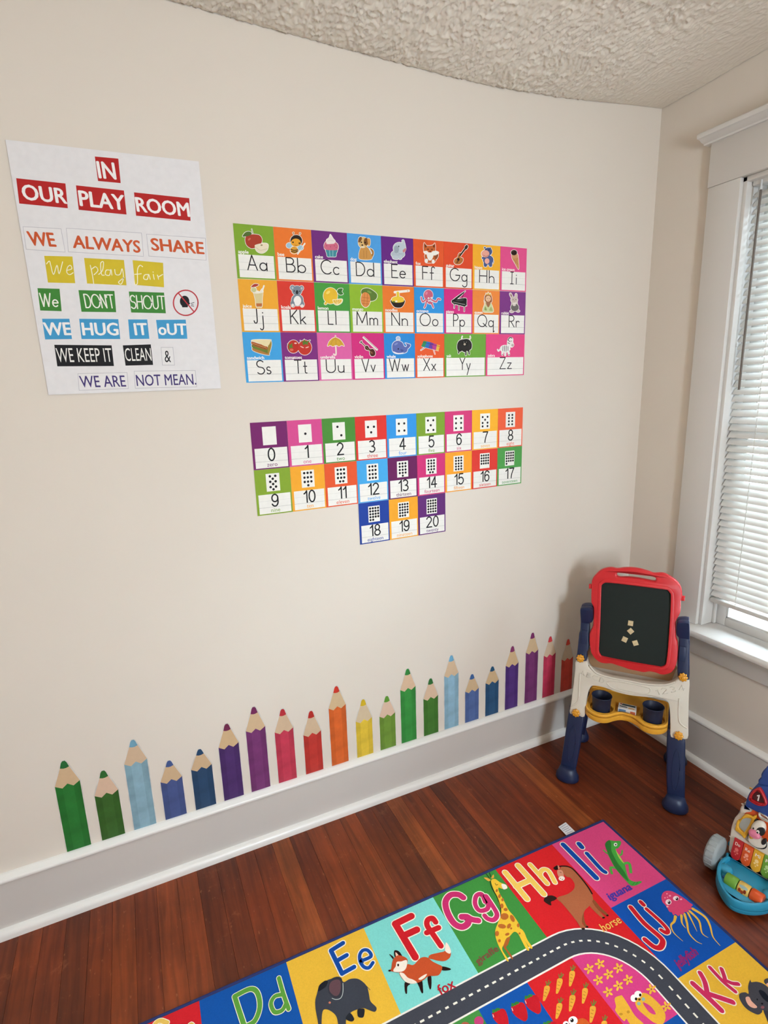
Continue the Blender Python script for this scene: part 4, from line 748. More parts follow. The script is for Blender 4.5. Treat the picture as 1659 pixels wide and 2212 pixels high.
for i, (bgc, quad, tx, tcol, tq, bold) in enumerate(STRIPS):
    a = Art(KQ, wall3, .00004, .00415); q = pts(quad)
    if bgc == '-':
        a.P('b4b0b8', quad, False); cx, cy = sum(p[0] for p in q)/4, sum(p[1] for p in q)/4
        a.P('e6e3e3', [(cx+(p[0]-cx)*(1-3/abs(p[0]-cx)), cy+(p[1]-cy)*(1-3/abs(p[1]-cy))) for p in q], False)
    else: a.P(bgc, quad, False)
    st_ = a.build('word_strip', INK, poster)
    a = Art(KQ, wall3, .00004, .0043)
    if tx.startswith('*'):
        bl, br, tl = [Vector(KQ(*p)) for p in pts(tq)]
        run, tot = glyph_run(tx[1:], .16)
        for s_ in run: a._stroke([bl+(br-bl)*(p[0]/tot)+(tl-bl)*p[1] for p in s_], tcol, .0030)
    elif tx:
        bl, br, tl = pts(tq); put_text(a, tx, tcol, bl, br, tl, bold)
    elif i in SCRIPT:
        for s_ in SCRIPT[i]: a.L('f4efd0', 6, s_)
    a.build('lettering', INK, st_)
a = Art(KQ, wall3, .00004, .0043)
a.E('17151a', 1322, 1232, 34, 40); a.P('17151a', '1300,1250 1345,1245 1345,1275 1305,1275', False); a.P('17151a', '1345,1225 1362,1248 1345,1265 1335,1240', False)
for s_ in ('1368,1248 1390,1240', '1370,1256 1384,1257', '1368,1264 1388,1268'): a.L('17151a', 4, s_)
ring = [(1330+88*math.cos(t), 1243+90*math.sin(t)) for t in [2*math.pi*k/36 for k in range(37)]]
a.L('b8323c', 9, ring, False); a.L('b8323c', 9, '1278,1174 1390,1308', False)
a.build('no_shouting_symbol', INK, poster)

# ---------------------------------------------------------------- pencil decals above the baseboard
PEN = [(-2.326, .521, .440, 'dark green', '1d6b26', '1f6a32', 'cfb08c'), (-2.2275, .452, .370, 'forest green', '2f5a1c', '2a6a2c', 'd8b89e'), (-2.133, .530, .450, 'pale blue', '7fa0ae', '6f9fb6', 'cfb294'), (-2.037, .422, .350, 'denim blue', '3d4c7e', '3f568c', 'cdae8a'), (-1.940, .432, .362, 'navy blue', '1d3c5c', '1f4468', 'cdae8a'), (-1.8455, .498, .415, 'violet', '42235e', '702048', 'd0b088'),
 (-1.751, .534, .448, 'plum', '6c2c64', '702054', 'd2b490'), (-1.653, .497, .412, 'rose red', 'b43048', 'b82834', 'd0b496'), (-1.551, .459, .368, 'red', 'b02c24', 'b4241e', 'd0b496'), (-1.450, .530, .446, 'orange', 'c85a1e', 'c8301e', 'd0b48e'), (-1.347, .447, .361, 'yellow', 'd0b032', 'ccaa1e', 'd2bc9c'), (-1.249, .433, .352, 'olive green', '64862c', '5c9430', 'dcbca4'),
 (-1.157, .524, .440, 'bright green', '2b8234', '2c8438', 'd8b89a'), (-1.056, .456, .372, 'moss green', '386c22', '2a6c30', 'd8ba9e'), (-.9595, .532, .447, 'light blue', '84aabe', '6aa6c8', 'd4b898'), (-.860, .423, .350, 'slate blue', '4a6296', '3c649e', 'd0b48e'), (-.759, .432, .361, 'dark navy', '204a70', '1f5074', 'd0b48c'), (-.657, .500, .415, 'indigo', '4a2a72', '8a3468', 'd4b68e'),
 (-.5515, .538, .450, 'mauve', '6e2f66', '7c2c64', 'd2b690'), (-.4525, .498, .411, 'crimson', 'c03454', 'd03a44', 'd8bea2'), (-.349, .461, .367, 'scarlet', 'c4402e', 'd4402c', 'd8c0a4')]
GREENS = ['leftmost and nearest the room edge', 'second from the left end']
for i, (xc, zt, zs, nm, c1, c2, c3) in enumerate(PEN):
    side = 'tall' if zt > .515 else 'short' if zt < .44 else 'medium height'
    ordn = 'first second third fourth fifth sixth seventh eighth ninth tenth eleventh twelfth thirteenth fourteenth fifteenth sixteenth seventeenth eighteenth nineteenth twentieth last'.split()[i]
    t = tag(root('pencil_decal', (xc, -.0002, .2066)), f'{side} {nm} pencil wall decal above the baseboard, {ordn} from the left', 'wall decal', 'coloured pencil decals along the baseboard')
    w = .0335; zb = .2066; lean_ = 0.
    sh = [(xc-w, zb), (xc+w, zb), (xc+w, zs+.002), (xc+.006, zt-.004), (xc+.003, zt), (xc-.003, zt), (xc-.006, zt-.004), (xc-w, zs+.002)]
    a = Art(lambda p, q: (p, q), wall3, .00004, .0003)
    b = [(xc-w-.003, zb), (xc+w+.003, zb), (xc+w+.003, zs+.004), (xc+.009, zt-.002), (xc+.004, zt+.003), (xc-.004, zt+.003), (xc-.009, zt-.002), (xc-w-.003, zs+.004)]
    a._poly(b, 'd9d1c8'); a.build('vinyl_backing', WATER, t)
    lo = zs-.010; hi = zs+.002
    zig = [(xc+w, hi), (xc+w*.45, lo), (xc+w*.0, hi), (xc-w*.45, lo), (xc-w, hi)]
    a = Art(lambda p, q: (p, q), wall3, .00004, .00040)
    a._poly([(xc-w, zb), (xc+w, zb)]+zig, c1)
    cc = lin(c1); mid = tuple(min(1, q*1.16+.004) for q in cc)
    m_ = Art(lambda p, q: (p, q), wall3, .00004, .00046)
    a.build('barrel', WATER, t)
    p = [(xc-w*.45, zb), (xc+w*.45, zb), (xc+w*.45, lo), (xc, hi), (xc-w*.45, lo)]
    m_.mb.add([wall3(q[0], q[1], .00046) for q in p], tri([p]), mid); m_.build('barrel_facet', WATER, t)
    k = .72; lx = w*(1-k)+.004*k; lz = zs+(zt-zs)*k
    a = Art(lambda p, q: (p, q), wall3, .00004, .0005)
    a._poly(zig[::-1]+[(xc+lx, lz), (xc+lx*.3, lz-.003), (xc-lx*.3, lz-.003), (xc-lx, lz)][:4], c3); a.build('wood_cone', INK, t)
    a = Art(lambda p, q: (p, q), wall3, .00004, .0006)
    a._poly([(xc-lx, lz), (xc-lx*.3, lz-.003), (xc+lx*.3, lz-.003), (xc+lx, lz), (xc+.0075, zt-.006), (xc+.0035, zt), (xc-.0035, zt), (xc-.0075, zt-.006)], c2); a.build('lead', WATER, t)

# ---------------------------------------------------------------- alphabet rug
RA = math.radians(-.85); RO = Vector((-.6175, -.4985))
def rugf(a, b):
    """rug frame: a metres left of the right printed edge, b metres down from the top printed edge"""
    x, y = -a, -b; return (RO.x+x*math.cos(RA)-y*math.sin(RA), RO.y+x*math.sin(RA)+y*math.cos(RA))
def rug3(x, y, d): return (x, y, RUGZ+d)
RW, RH = .2372*8, .268+.2315*5+.268
mb = MB(); pr2 = [rugf(-.006, -.006), rugf(RW+.006, -.006), rugf(RW+.006, RH+.006), rugf(-.006, RH+.006)]
slab(mb, [pr2], lambda a, b, d: (a, b, d), .0005, RUGZ-.0006, .002)
rug = fixn(mb.build('alphabet_rug', mat('rug_backing', '3a3f5a', .95), None, (RO.x-.9, RO.y-.8, 0)))
tag(rug, 'colourful alphabet and animal play rug on the wooden floor', 'rug')
# edge binding
mb = MB(); bp_ = [rugf(-.006, -.006), rugf(RW+.006, -.006), rugf(RW+.006, RH+.006), rugf(-.006, RH+.006), rugf(-.006, -.006)]
for p, q in zip(bp_, bp_[1:]): mb.add(*tube([(p[0], p[1], .0055), (q[0], q[1], .0055)], .0052, 10))
mb.build('edge_binding', mat('navy_binding', '1d2a63', .9, bump=.4, bscale=500), rug, smooth=True)
SQC = {0: 'd8487f', 1: 'cf2226', 2: '3f8a3c', 3: '7ed0c8', 4: 'e3b23a', 5: '14509e', 6: 'c8222a', 7: '3f8a3c'}
def rug_square(a0, b0, w, h, col):
    A = Art(rugf, rug3, .0, .0002); A._poly([rugf(a0, b0), rugf(a0+w, b0), rugf(a0+w, b0+h), rugf(a0, b0+h)], col); A.build('picture_square', PILE, rug)
W1 = .2372
for c in range(8): rug_square(c*W1, 0, W1, .268, SQC[c])
for a_, b_, c_ in ((W1, .268, 'cf2226'), (7*W1-.24, .268, 'c8222a'), (W1, .268+5*.2315-.24, 'cf2226'), (7*W1-.24, .268+5*.2315-.24, '1450a8')): rug_square(a_, b_, .24, .24, c_)
RC_ = ['1450a8', 'e3b23a', '3f8a3c', 'cf2226', '7ed0c8']
for r in range(5): rug_square(0, .268+r*.2315, W1, .2315, RC_[r]); rug_square(7*W1, .268+r*.2315, W1, .2315, ['e3b23a', 'd8487f', '1450a8', '3f8a3c', 'cf2226'][r])
for c in range(8): rug_square(c*W1, .268+5*.2315, W1, .268, ['1450a8', 'cf2226', 'e3b23a', '7ed0c8', 'd8487f', '3f8a3c', '1450a8', 'e3b23a'][c])
# the road loop with its white edges and dashes
def rrect(o, n=14):
    a0, a1, b0, b1 = W1-.004+o, 7*W1+.004-o, .258+o, .268+5*.2315+.01-o; r = max(.225-o, .02); out = []
    for cx, cy, s0 in ((a0+r, b0+r, 180), (a1-r, b0+r, 270), (a1-r, b1-r, 0), (a0+r, b1-r, 90)):
        out += [(cx+r*math.cos(math.radians(s0+90*k/n)), cy+r*math.sin(math.radians(s0+90*k/n))) for k in range(n+1)]
    return out
def loop_art(name, o, col, lay):
    A = Art(rugf, rug3, 0., lay); A._poly([rugf(*p) for p in rrect(o)], col); return A.build(name, PILE, rug)
# road
loop_art('road_edge_line', 0., 'ece6dc', .00034); loop_art('road', .0045, '41434c', .00044); loop_art('road_edge_line', .0725, 'ece6dc', .00054)
inn = Art(rugf, rug3, 0., .00064)
# number fields inside the loop (clipped to the loop by building each from its outline)
CI = rrect(.077); cmin = min(p[0] for p in CI); cmax = max(p[0] for p in CI); bmin = min(p[1] for p in CI); bmax = max(p[1] for p in CI)
def clip(poly, ax, v, keep_less):
    out = []; n = len(poly)
    for i in range(n):
        p, q = poly[i], poly[(i+1) % n]; ip = (p[ax] <= v) == keep_less; iq = (q[ax] <= v) == keep_less
        if ip: out.append(p)
        if ip != iq:
            t = (v-p[ax])/(q[ax]-p[ax]); out.append((p[0]+(q[0]-p[0])*t, p[1]+(q[1]-p[1])*t))
    return out
cols_a = [cmin, .452, .606, .762, .92, 1.08, 1.24, 1.40, cmax]; rows_b = [bmin, .560, .79, 1.02, 1.25, bmax]
FC = ['cf3f7e', 'cc2226', '1450a0', '458a40', 'e3b23a', '7ed0c8', 'd8622a', '7a3a8a']
for ci in range(8):
    for ri in range(5):
        if 0 < ri < 4 and 1 < ci < 6: colr = '6aa84a'
        else: colr = FC[(ci+ri*2) % 8]
        p = clip(clip(clip(clip(CI, 0, cols_a[ci], False), 0, cols_a[ci+1], True), 1, rows_b[ri], False), 1, rows_b[ri+1], True)
        if len(p) > 2:
            A = Art(rugf, rug3, 0., .00064); A._poly([rugf(*q) for q in p], colr); A.build('number_field', PILE, rug)
A = Art(rugf, rug3, 0., .00066); dl = rrect(.0385, 40); acc = 0.; on = True; seg = [dl[0]]
per = [Vector(p) for p in dl+[dl[0]]]; tot = 0
line = [per[0]]
for p, q in zip(per, per[1:]):
    L_ = (q-p).length; k = max(1, int(L_/.002))
    for j in range(1, k+1): line.append(p+(q-p)*j/k)
cur = []; s_ = 0.
for p, q in zip(line, line[1:]):
    m_ = s_ % .0245
    if m_ < .0135: cur.append(p)
    elif cur:
        if len(cur) > 1:
            t = [Vector(rugf(*x)) for x in (cur[0], cur[-1])]; d = (t[1]-t[0]).normalized(); nn = Vector((-d.y, d.x))*.0026
            A._poly([t[0]+nn, t[0]-nn, t[1]-nn, t[1]+nn], 'ece8da')
        cur = []
    s_ += (q-p).length
A.build('road_dashes', PILE, rug)
# traced animals and lettering of the squares in view
RX = crop(280, 1980, 2.9625, rug_xy); RE = crop(560, 1950, 5.53, rug_xy); RF = crop(780, 1840, 4.1475, rug_xy); RM = crop(1060, 1740, 4.1475, rug_xy)
RJ = crop(1300, 1860, 4.621, rug_xy); RK = crop(1500, 2080, 10.43, rug_xy); RCc = crop(1000, 2080, 6.9125, rug_xy); RN = crop(1220, 2080, 5.925, rug_xy)
def letters(K, col, strokes, w, rim=10, rc='f2ead8'):
    A = Art(K, rug3, .00004, .0008)
    for s_, k in strokes: A.L(rc, w*k+rim, s_)
    for s_, k in strokes: A.L(col, w*k, s_)
    return A.build('letters', PILE, rug)
letters(RX, 'e0b858', [('150,715 170,680 200,668 240,682', 1), ('370,712 392,690 410,705', .8)], 28, 9)
letters(RX, '5c9a3c', [('672,512 700,600 735,705', 1), ('672,512 770,465 818,490 833,580 800,670 735,708', 1), ('985,500 930,512 905,560 928,612 975,602 1000,560', .85), ('955,395 985,500 1018,592', .85)], 30, 9)
letters(RE, '14489a', [('1000,485 928,530', 1), ('928,530 857,575', 1), ('857,575 990,850', 1), ('990,850 1135,770', 1), ('925,700 1045,630', 1), ('1215,700 1335,645 1300,575 1240,572 1202,625 1207,705 1250,770 1310,780 1358,720', .8)], 52, 24)
letters(RF, 'c41e26', [('450,578 307,648', 1), ('307,648 485,945', 1), ('395,748 500,700', 1), ('668,632 640,598 598,612 592,662 640,735 715,845', .8), ('588,728 695,682', .8)], 60, 18)
letters(RF, 'c42e68', [('915,412 870,385 800,390 757,450 772,540 830,640 900,675 955,645 958,590 902,585', 1), ('958,590 1000,610 1050,618', 1), ('1112,450 1080,382 1032,398 1022,470 1060,528 1128,515 1140,460 1112,400', .75), ('1120,400 1180,490 1218,565 1188,612 1135,602 1108,575', .75)], 52, 16)
letters(RM, 'eec45e', [('130,602 325,838', 1), ('245,540 475,795', 1), ('228,728 358,668', 1), ('354,532 505,700', .8), ('448,640 446,600 478,574 522,594 575,690', .8)], 44, 13)
letters(RM, '1448a0', [('650,352 945,650', 1), ('862,432 985,568 1025,598', .85), ('792,346 815,374', 1)], 42, 14)
letters(RJ, 'c81e2c', [('290,465 420,620 580,760 608,812 580,865 520,858 432,787', 1), ('447,482 590,610 658,690 640,718 594,692', .8), ('390,412 415,438', .9)], 46, 16)
letters(RK, 'c62f5c', [('-30,475 280,760 600,1070', 1), ('130,235 235,440 290,700', .85), ('300,700 600,800 860,890', .95), ('352,112 640,420 915,650', .7), ('612,142 668,300 690,400', .7), ('740,420 860,470 985,482', .7)], 125, 46)
def rug_pic(K, shapes, name='picture'):
    A = Art(K, rug3, .00003, .0008); A.draw(shapes); return A.build(name, PILE, rug)
rug_pic(RE, [('p', '3c3f48', '670,1170 690,1090 720,1000 800,935 870,910 960,900 1010,950 1080,915 1170,910 1240,950 1290,1010 1310,1090 1330,1180 1400,1255 1380,1305 1300,1280 1250,1262 1180,1275 1100,1310 1040,1390 1030,1530 960,1530 925,1370 860,1300 790,1275 755,1310 745,1449 750,1540 715,1540 700,1420 685,1340 672,1260'),
 ('p', '26282e', '1035,1370 1085,1318 1135,1390 1105,1422 1045,1402'), ('p', '26282e', '1175,1280 1215,1268 1257,1275 1255,1340 1235,1375 1180,1362'), ('p', '1e2026', '705,1060 718,990 785,935 820,945 800,1000 750,1040'),
 ('p', '34363e', '822,1000 845,925 920,888 978,900 995,960 990,1065 962,1128 900,1138 835,1090'), ('p', '63464c', '835,1010 858,950 920,920 965,935 975,990 968,1060 940,1110 900,1115 848,1070'), ('l', 'd0d8d2', 6, '1000,965 1000,1070 975,1140 920,1160 870,1145'), ('e', 'c87860', 842, 1197, 14, 14), ('l', '3c3f48', 6, '1260,975 1300,1020 1325,1045')])
rug_pic(RF, [('p', 'c04e28', '605,955 620,925 700,905 750,890 755,850 790,850 805,900 795,950 750,980 690,978 640,965'), ('p', 'f0e0d0', '760,815 785,840 805,890 795,915 765,902 752,880'), ('p', '261412', '395,1170 440,1185 415,1210 412,1270 398,1268 390,1220'), ('p', '261412', '500,1160 545,1155 555,1230 555,1268 540,1262 520,1210'), ('p', '261412', '595,1130 628,1120 630,1210 620,1235 608,1210'), ('p', '261412', '695,1035 740,1030 800,1048 795,1062 730,1065'),
 ('p', 'c04e28', '410,1010 470,1015 530,955 590,948 640,985 690,1010 725,1030 720,1070 690,1110 620,1115 590,1125 560,1150 510,1175 440,1180 380,1150 345,1100 350,1060'), ('p', 'f0e0d0', '345,1090 380,1090 420,1130 470,1150 500,1175 450,1185 390,1160'), ('p', 'f0e0d0', '515,1140 560,1108 590,1098 570,1130 535,1150'),
 ('p', '261412', '253,918 290,945 285,962'), ('p', '261412', '298,888 340,895 372,945 340,935 305,950'), ('p', 'e8b8a0', '308,902 335,930 315,945'), ('p', 'b84a28', '270,1050 280,990 300,950 345,930 415,965 400,1040 350,1080 300,1080 250,1065'), ('p', 'f2e6d8', '320,990 360,985 410,975 405,1040 370,1075 300,1078 290,1060 310,1030'), ('e', '261412', 256, 1068, 12, 9), ('e', '3a2420', 332, 1018, 9, 12)])
gir = [('p', 'a85a28', '1295,790 1335,765 1318,830 1300,862 1345,925 1360,958 1348,960 1300,890 1275,850'), ('p', 'e8bb38', '1425,690 1460,720 1490,790 1535,858 1515,866 1470,800 1420,735'), ('p', 'e8bb38', '1165,260 1200,245 1245,275 1300,300 1310,330 1270,335 1230,325 1240,370 1280,440 1320,520 1370,580 1410,640 1425,690 1450,760 1505,872 1485,882 1440,800 1405,735 1370,720 1330,760 1300,780 1280,830 1265,880 1320,970 1305,977 1250,880 1215,800 1200,720 1225,640 1255,560 1240,480 1210,390 1180,320'),
 ('p', 'f0e8d8', '1258,295 1280,290 1302,302 1308,328 1275,338'), ('l', '2a2418', 6, '1155,262 1172,325 1215,400 1250,500 1250,575'), ('l', '2a2a18', 6, '1150,238 1120,200'), ('l', '2a2a18', 6, '1162,228 1150,190'), ('p', 'dca040', '1100,235 1130,235 1160,255 1140,265'), ('p', 'dca040', '1165,240 1185,205 1190,235'), ('l', '2a1a10', 4, '1200,285 1212,300 1225,295')]
for x, y, rx, ry, ro in [(1215, 350, 10, 14, 20), (1240, 400, 12, 18, 10), (1268, 432, 12, 14, 0), (1262, 488, 14, 22, 0), (1295, 520, 18, 14, 10), (1285, 582, 36, 30, 0), (1355, 600, 18, 34, -25), (1262, 670, 36, 20, 10), (1325, 668, 16, 24, 30), (1408, 662, 12, 18, 0), (1218, 735, 18, 24, 0), (1310, 742, 20, 12, -20), (1240, 800, 12, 14, 0), (1345, 690, 9, 9, 0), (1420, 735, 9, 9, 0)]: gir.append(('e', 'b8662a', x, y, rx, ry, ro))
rug_pic(RF, gir)
rug_pic(RM, [('p', '301c18', '475,850 500,815 550,808 592,830 570,852 540,865 542,897 500,878'), ('p', '8a4c2c', '905,850 930,850 985,915 1050,975 1038,990 960,935 905,880'), ('p', 'a85e3a', '880,890 905,860 940,910 1018,1000 1002,1013 930,950'), ('p', '8a4c2c', '800,960 832,940 835,1000 850,1060 872,1085 850,1095 815,1040'),
 ('p', 'aa6240', '595,830 690,795 745,750 750,700 715,650 680,640 650,610 620,580 640,550 700,550 760,590 830,670 890,750 910,810 915,850 880,905 845,940 820,1000 820,1060 845,1092 815,1108 770,1040 700,950 640,880'), ('l', '261614', 12, '590,560 640,545 720,560 800,640 870,730 908,792'), ('p', '261614', '562,560 600,538 612,568 580,580'), ('p', 'd08a70', '598,582 640,585 655,640 622,652 600,622'), ('e', 'f0dcd0', 636, 656, 28, 21), ('e', '4a2a20', 625, 655, 4, 4), ('e', '4a2a20', 642, 664, 4, 4), ('l', '4a2a18', 4, '620,600 632,604'), ('p', 'd08a70', '600,535 618,560 606,575'),
 ('e', '261410', 830, 1107, 15, 9), ('e', '261410', 863, 1090, 13, 8), ('e', '261410', 1011, 1008, 13, 8), ('e', '261410', 1046, 988, 11, 8)])
rug_pic(RM, [('l', '56b04a', 13, '1060,440 1035,425 1010,402'), ('l', '56b04a', 13, '1145,450 1172,440 1178,405'), ('l', '56b04a', 20, '1110,560 1075,560 1085,610'), ('l', '56b04a', 22, '1190,525 1240,520 1255,600'), ('p', '4aa844', '1030,350 1060,315 1110,320 1160,320 1165,350 1140,385 1118,392 1135,430 1160,480 1200,530 1215,590 1240,660 1290,685 1340,680 1352,690 1310,715 1260,720 1220,685 1170,630 1120,570 1090,520 1070,480 1050,440 1040,400'),
 ('p', '317a34', '1025,350 1060,312 1078,340 1080,400 1100,450 1140,520 1200,600 1235,680 1190,645 1120,565 1075,485 1050,430'), ('p', 'b8d060', '1118,395 1135,425 1165,470 1195,520 1175,505 1140,455'), ('e', 'f4f4ec', 1118, 352, 16, 16), ('e', '141e14', 1120, 353, 7, 7), ('l', '317a34', 4, '1270,715 1290,690'), ('l', '317a34', 4, '1300,712 1318,688')])
rug_pic(RJ, [('l', 'e4b444', 26, '735,555 722,605 690,645 720,720 810,803', True, True), ('l', 'e4b444', 24, '795,545 800,620 838,672', True, True), ('l', 'e4b444', 24, '825,530 850,620 870,720 940,800 1000,830', True, True), ('l', 'e4b444', 20, '860,520 905,610 950,705', True, True), ('l', 'e4b444', 26, '880,505 970,600 1000,720 1062,767', True, True), ('l', 'e4b444', 30, '910,480 1030,560 1080,650 1110,760 1182,848', True, True),
 ('p', 'd2446f', '595,360 610,320 645,300 700,305 760,335 830,380 880,420 908,440 892,462 898,482 865,490 855,512 825,512 812,535 785,532 765,552 735,532 715,542 695,512 675,508 640,450 605,410'), ('e', 'f4dce0', 665, 412, 30, 28), ('e', 'f4dce0', 740, 375, 30, 24), ('e', '321624', 672, 415, 14, 18), ('e', '321624', 750, 380, 14, 16), ('e', 'ffffff', 668, 408, 5, 5), ('e', 'ffffff', 745, 373, 5, 5), ('e', 'f0a0b0', 680, 350, 11, 9), ('e', 'f0a0b0', 650, 330, 8, 6), ('e', 'f0a0b0', 630, 370, 7, 6), ('e', 'f0a0b0', 655, 365, 6, 5), ('e', 'f0a0b0', 655, 458, 12, 9), ('e', 'f0a0b0', 790, 385, 12, 9)])
rug_pic(RK, [('p', '3a3a42', '1560,1080 1640,1060 1720,1100 1800,1250 1820,1450 1700,1420 1620,1250'), ('p', '44444c', '1570,400 1620,360 1720,350 1760,430 1700,520 1590,470'), ('p', 'e4ac98', '1620,480 1660,455 1710,480 1690,540 1640,520'), ('p', '44444c', '1210,560 1225,470 1262,390 1285,440 1400,430 1540,470 1659,560 1730,700 1740,950 1700,1080 1600,1090 1530,1070 1520,1120 1440,1170 1330,1135 1200,1060 1100,960 1020,820 1010,720 1060,680 1150,670 1220,700'),
 ('p', 'e4ac98', '1150,800 1190,765 1240,780 1290,870 1410,990 1370,1025 1270,1000 1190,920'), ('p', '1a1e28', '1450,640 1500,615 1600,680 1680,800 1665,895 1560,820 1490,730'), ('e', '14141a', 1415, 830, 14, 22, -20), ('e', '14141a', 1525, 925, 26, 20, 20), ('e', '8a545c', 1535, 1008, 42, 34)])
rug_pic(RN, [('p', 'e2aa38', '640,455 715,420 740,430 820,550 900,680 1010,782 1060,870 960,870 840,790 790,720 760,748 700,690 645,610 655,560'), ('p', 'e2aa38', '900,510 935,430 985,390 1060,400 1160,480 1250,580 1290,680 1268,770 1215,790 1130,760 1030,680 940,600'), ('p', 'c83c78', '1000,510 1040,520 1110,570 1162,645 1148,664 1090,640 1030,570'), ('e', 'f4f0ec', 885, 455, 44, 48), ('e', 'f4f0ec', 938, 405, 48, 45), ('e', '1a1410', 912, 465, 16, 20), ('e', '1a1410', 965, 415, 16, 20), ('e', '5a3a18', 955, 472, 16, 14), ('e', '8ab0a8', 948, 525, 24, 22), ('e', '8ab0a8', 1005, 468, 23, 24), ('e', 'c0882a', 812, 632, 20, 20), ('e', 'c0882a', 720, 660, 24, 16)], 'smiling_number')
rug_pic(RN, [('p', 'c85a24', '60,800 130,740 230,712 300,755 340,830 320,900 60,900'), ('e', 'f4f0ec', 15, 790, 40, 42), ('e', 'f4f0ec', 105, 742, 60, 56), ('e', '1a1410', 22, 795, 18, 22), ('e', '1a1410', 92, 738, 22, 25), ('e', 'ffffff', 84, 728, 7, 7)], 'smiling_number')
for x, y in [(312, 80), (450, 15), (687, 70), (562, 148), (430, 222), (813, 218), (687, 295), (555, 375), (1108, 340), (1300, 560)]:
    rug_pic(RN, [('e', 'e6b23c', x+38*math.cos(t), y+40*math.sin(t), 30, 15, math.degrees(t)) for t in [math.radians(-110+72*k) for k in range(5)]]+[('e', '8a5a20', x, y, 9, 9)], 'flower')
def carrot(K, x, y, x2, y2):
    v = Vector((x2-x, y2-y)); l = v.length; d = v/l; n = Vector((-d.y, d.x)); w = l*.19
    q = lambda t, s: (x+d.x*l*t+n.x*w*s, y+d.y*l*t+n.y*w*s)
    sh = [('p', 'e0a03a', ' '.join('%f,%f' % q(*p) for p in [(0, -.7), (-.02, .3), (.08, .95), (.3, .9), (.6, .65), (.95, .35), (1, 0), (.93, -.4), (.6, -.75), (.25, -1)]))]
    for t, s in ((-.32, -.6), (-.38, .1), (-.25, .9)): sh.insert(0, ('l', '6a7a34', w*.32, '%f,%f %f,%f' % (q(.04, .1)+q(t, s))))
    for t in (.25, .45, .68): sh.append(('l', '9a6020', w*.16, '%f,%f %f,%f' % (q(t, -.3)+q(t-.03, .4))))
    rug_pic(K, sh, 'carrot')
for c in [(1265, 350, 1205, 575), (1455, 240, 1400, 465), (1450, 610, 1395, 840)]: carrot(RCc, *c)
for c in [(100, 110, 65, 305), (265, 330, 230, 525), (105, 420, 65, 625), (365, 560, 330, 770), (510, 750, 480, 950)]: carrot(RN, *c)
for dx, dy in [(-285, 95), (0, 0), (200, -110), (475, 285)]:
    f_ = lambda s: ' '.join('%d,%d' % (a+dx, b+dy) for a, b in pts(s))
    rug_pic(RCc, [('p', 'bc1c26', f_('720,670 740,640 830,600 890,595 930,640 960,740 965,830 930,875 880,860 800,810 740,740')), ('p', '357a34', f_('722,645 730,600 760,608 790,582 838,588 832,615 800,625 785,642 765,638 750,658')), ('l', 'f0d0c8', 10, f_('732,680 745,718')) ], 'strawberry')
rug_pic(RCc, [('e', 'bc3e70', 238, 875, 72, 75), ('e', 'b05a48', 35, 925, 60, 40)], 'berry')
def rug_word(K, w, col, q, bold=.02):
    A = Art(K, rug3, .00003, .0009); bl, br, tl = pts(q); put_text(A, w, col, bl, br, tl, bold); A.build('word', PILE, rug)
rug_word(RF, 'fox', 'b01e2c', '715,1290 852,1215 672,1205'); rug_word(RF, 'giraffe', '7c4a3c', '1062,1030 1250,900 1012,965', .03)
rug_word(RM, 'horse', 'e8b858', '1015,1137 1178,1050 968,1068', .01); rug_word(RM, 'iguana', '4a3aa0', '1088,872 1285,770 1035,795', .04)
rug_word(RJ, 'jellyfish', '8a2a70', '790,1105 985,960 712,990', .05)
# other squares: lettering only, as they lie outside the view
def far_letters(ch, c, r, col):
    A = Art(rugf, rug3, .00004, .0008); x0, y0 = (c*W1, r)
    run, tot = glyph_run(ch+ch.lower(), .25); k = .10/tot
    for wd, cc in ((.026, 'f2ead8'), (.019, col)):
        for s_ in run: A._stroke([Vector(rugf(x0+W1-.03-p[0]*k, y0+.13-p[1]*.09)) for p in s_], cc, wd)
    A.build('letters', PILE, rug)
far_letters('B', 7, 0, 'c41e26')
for i_, ch in enumerate('LMN'): far_letters(ch, 0, .268+.2315*(i_+2), ['f0c45e', '5c9a3c', 'c41e26'][i_])
# care label sewn to the rug edge
t0 = [rug_xy(*q) for q in ((1206, 1785), (1222, 1775), (1245, 1797.5), (1224, 1804))]
mb = MB(); mb.add([(p[0], p[1], z) for z in (.0065, .0069) for p in t0], [(3, 2, 1, 0), (4, 5, 6, 7)]+[(i, (i+1) % 4, (i+1) % 4+4, i+4) for i in range(4)], lin('e6e6ea'))
tg = fixn(mb.build('care_label', INK, rug, colour=True)); tg['label'] = 'white care label'
A = Art(rug_xy, lambda x, y, d: (x, y, .0069+d), .00004, .0001)
for s_ in ('1210,1787 1223,1779', '1214,1790 1227,1783', '1217,1793 1229,1787', '1221,1796 1233,1790', '1225,1799 1237,1794'): A.L('9aa0b4', 1.1, s_)
A.build('label_print', INK, tg)

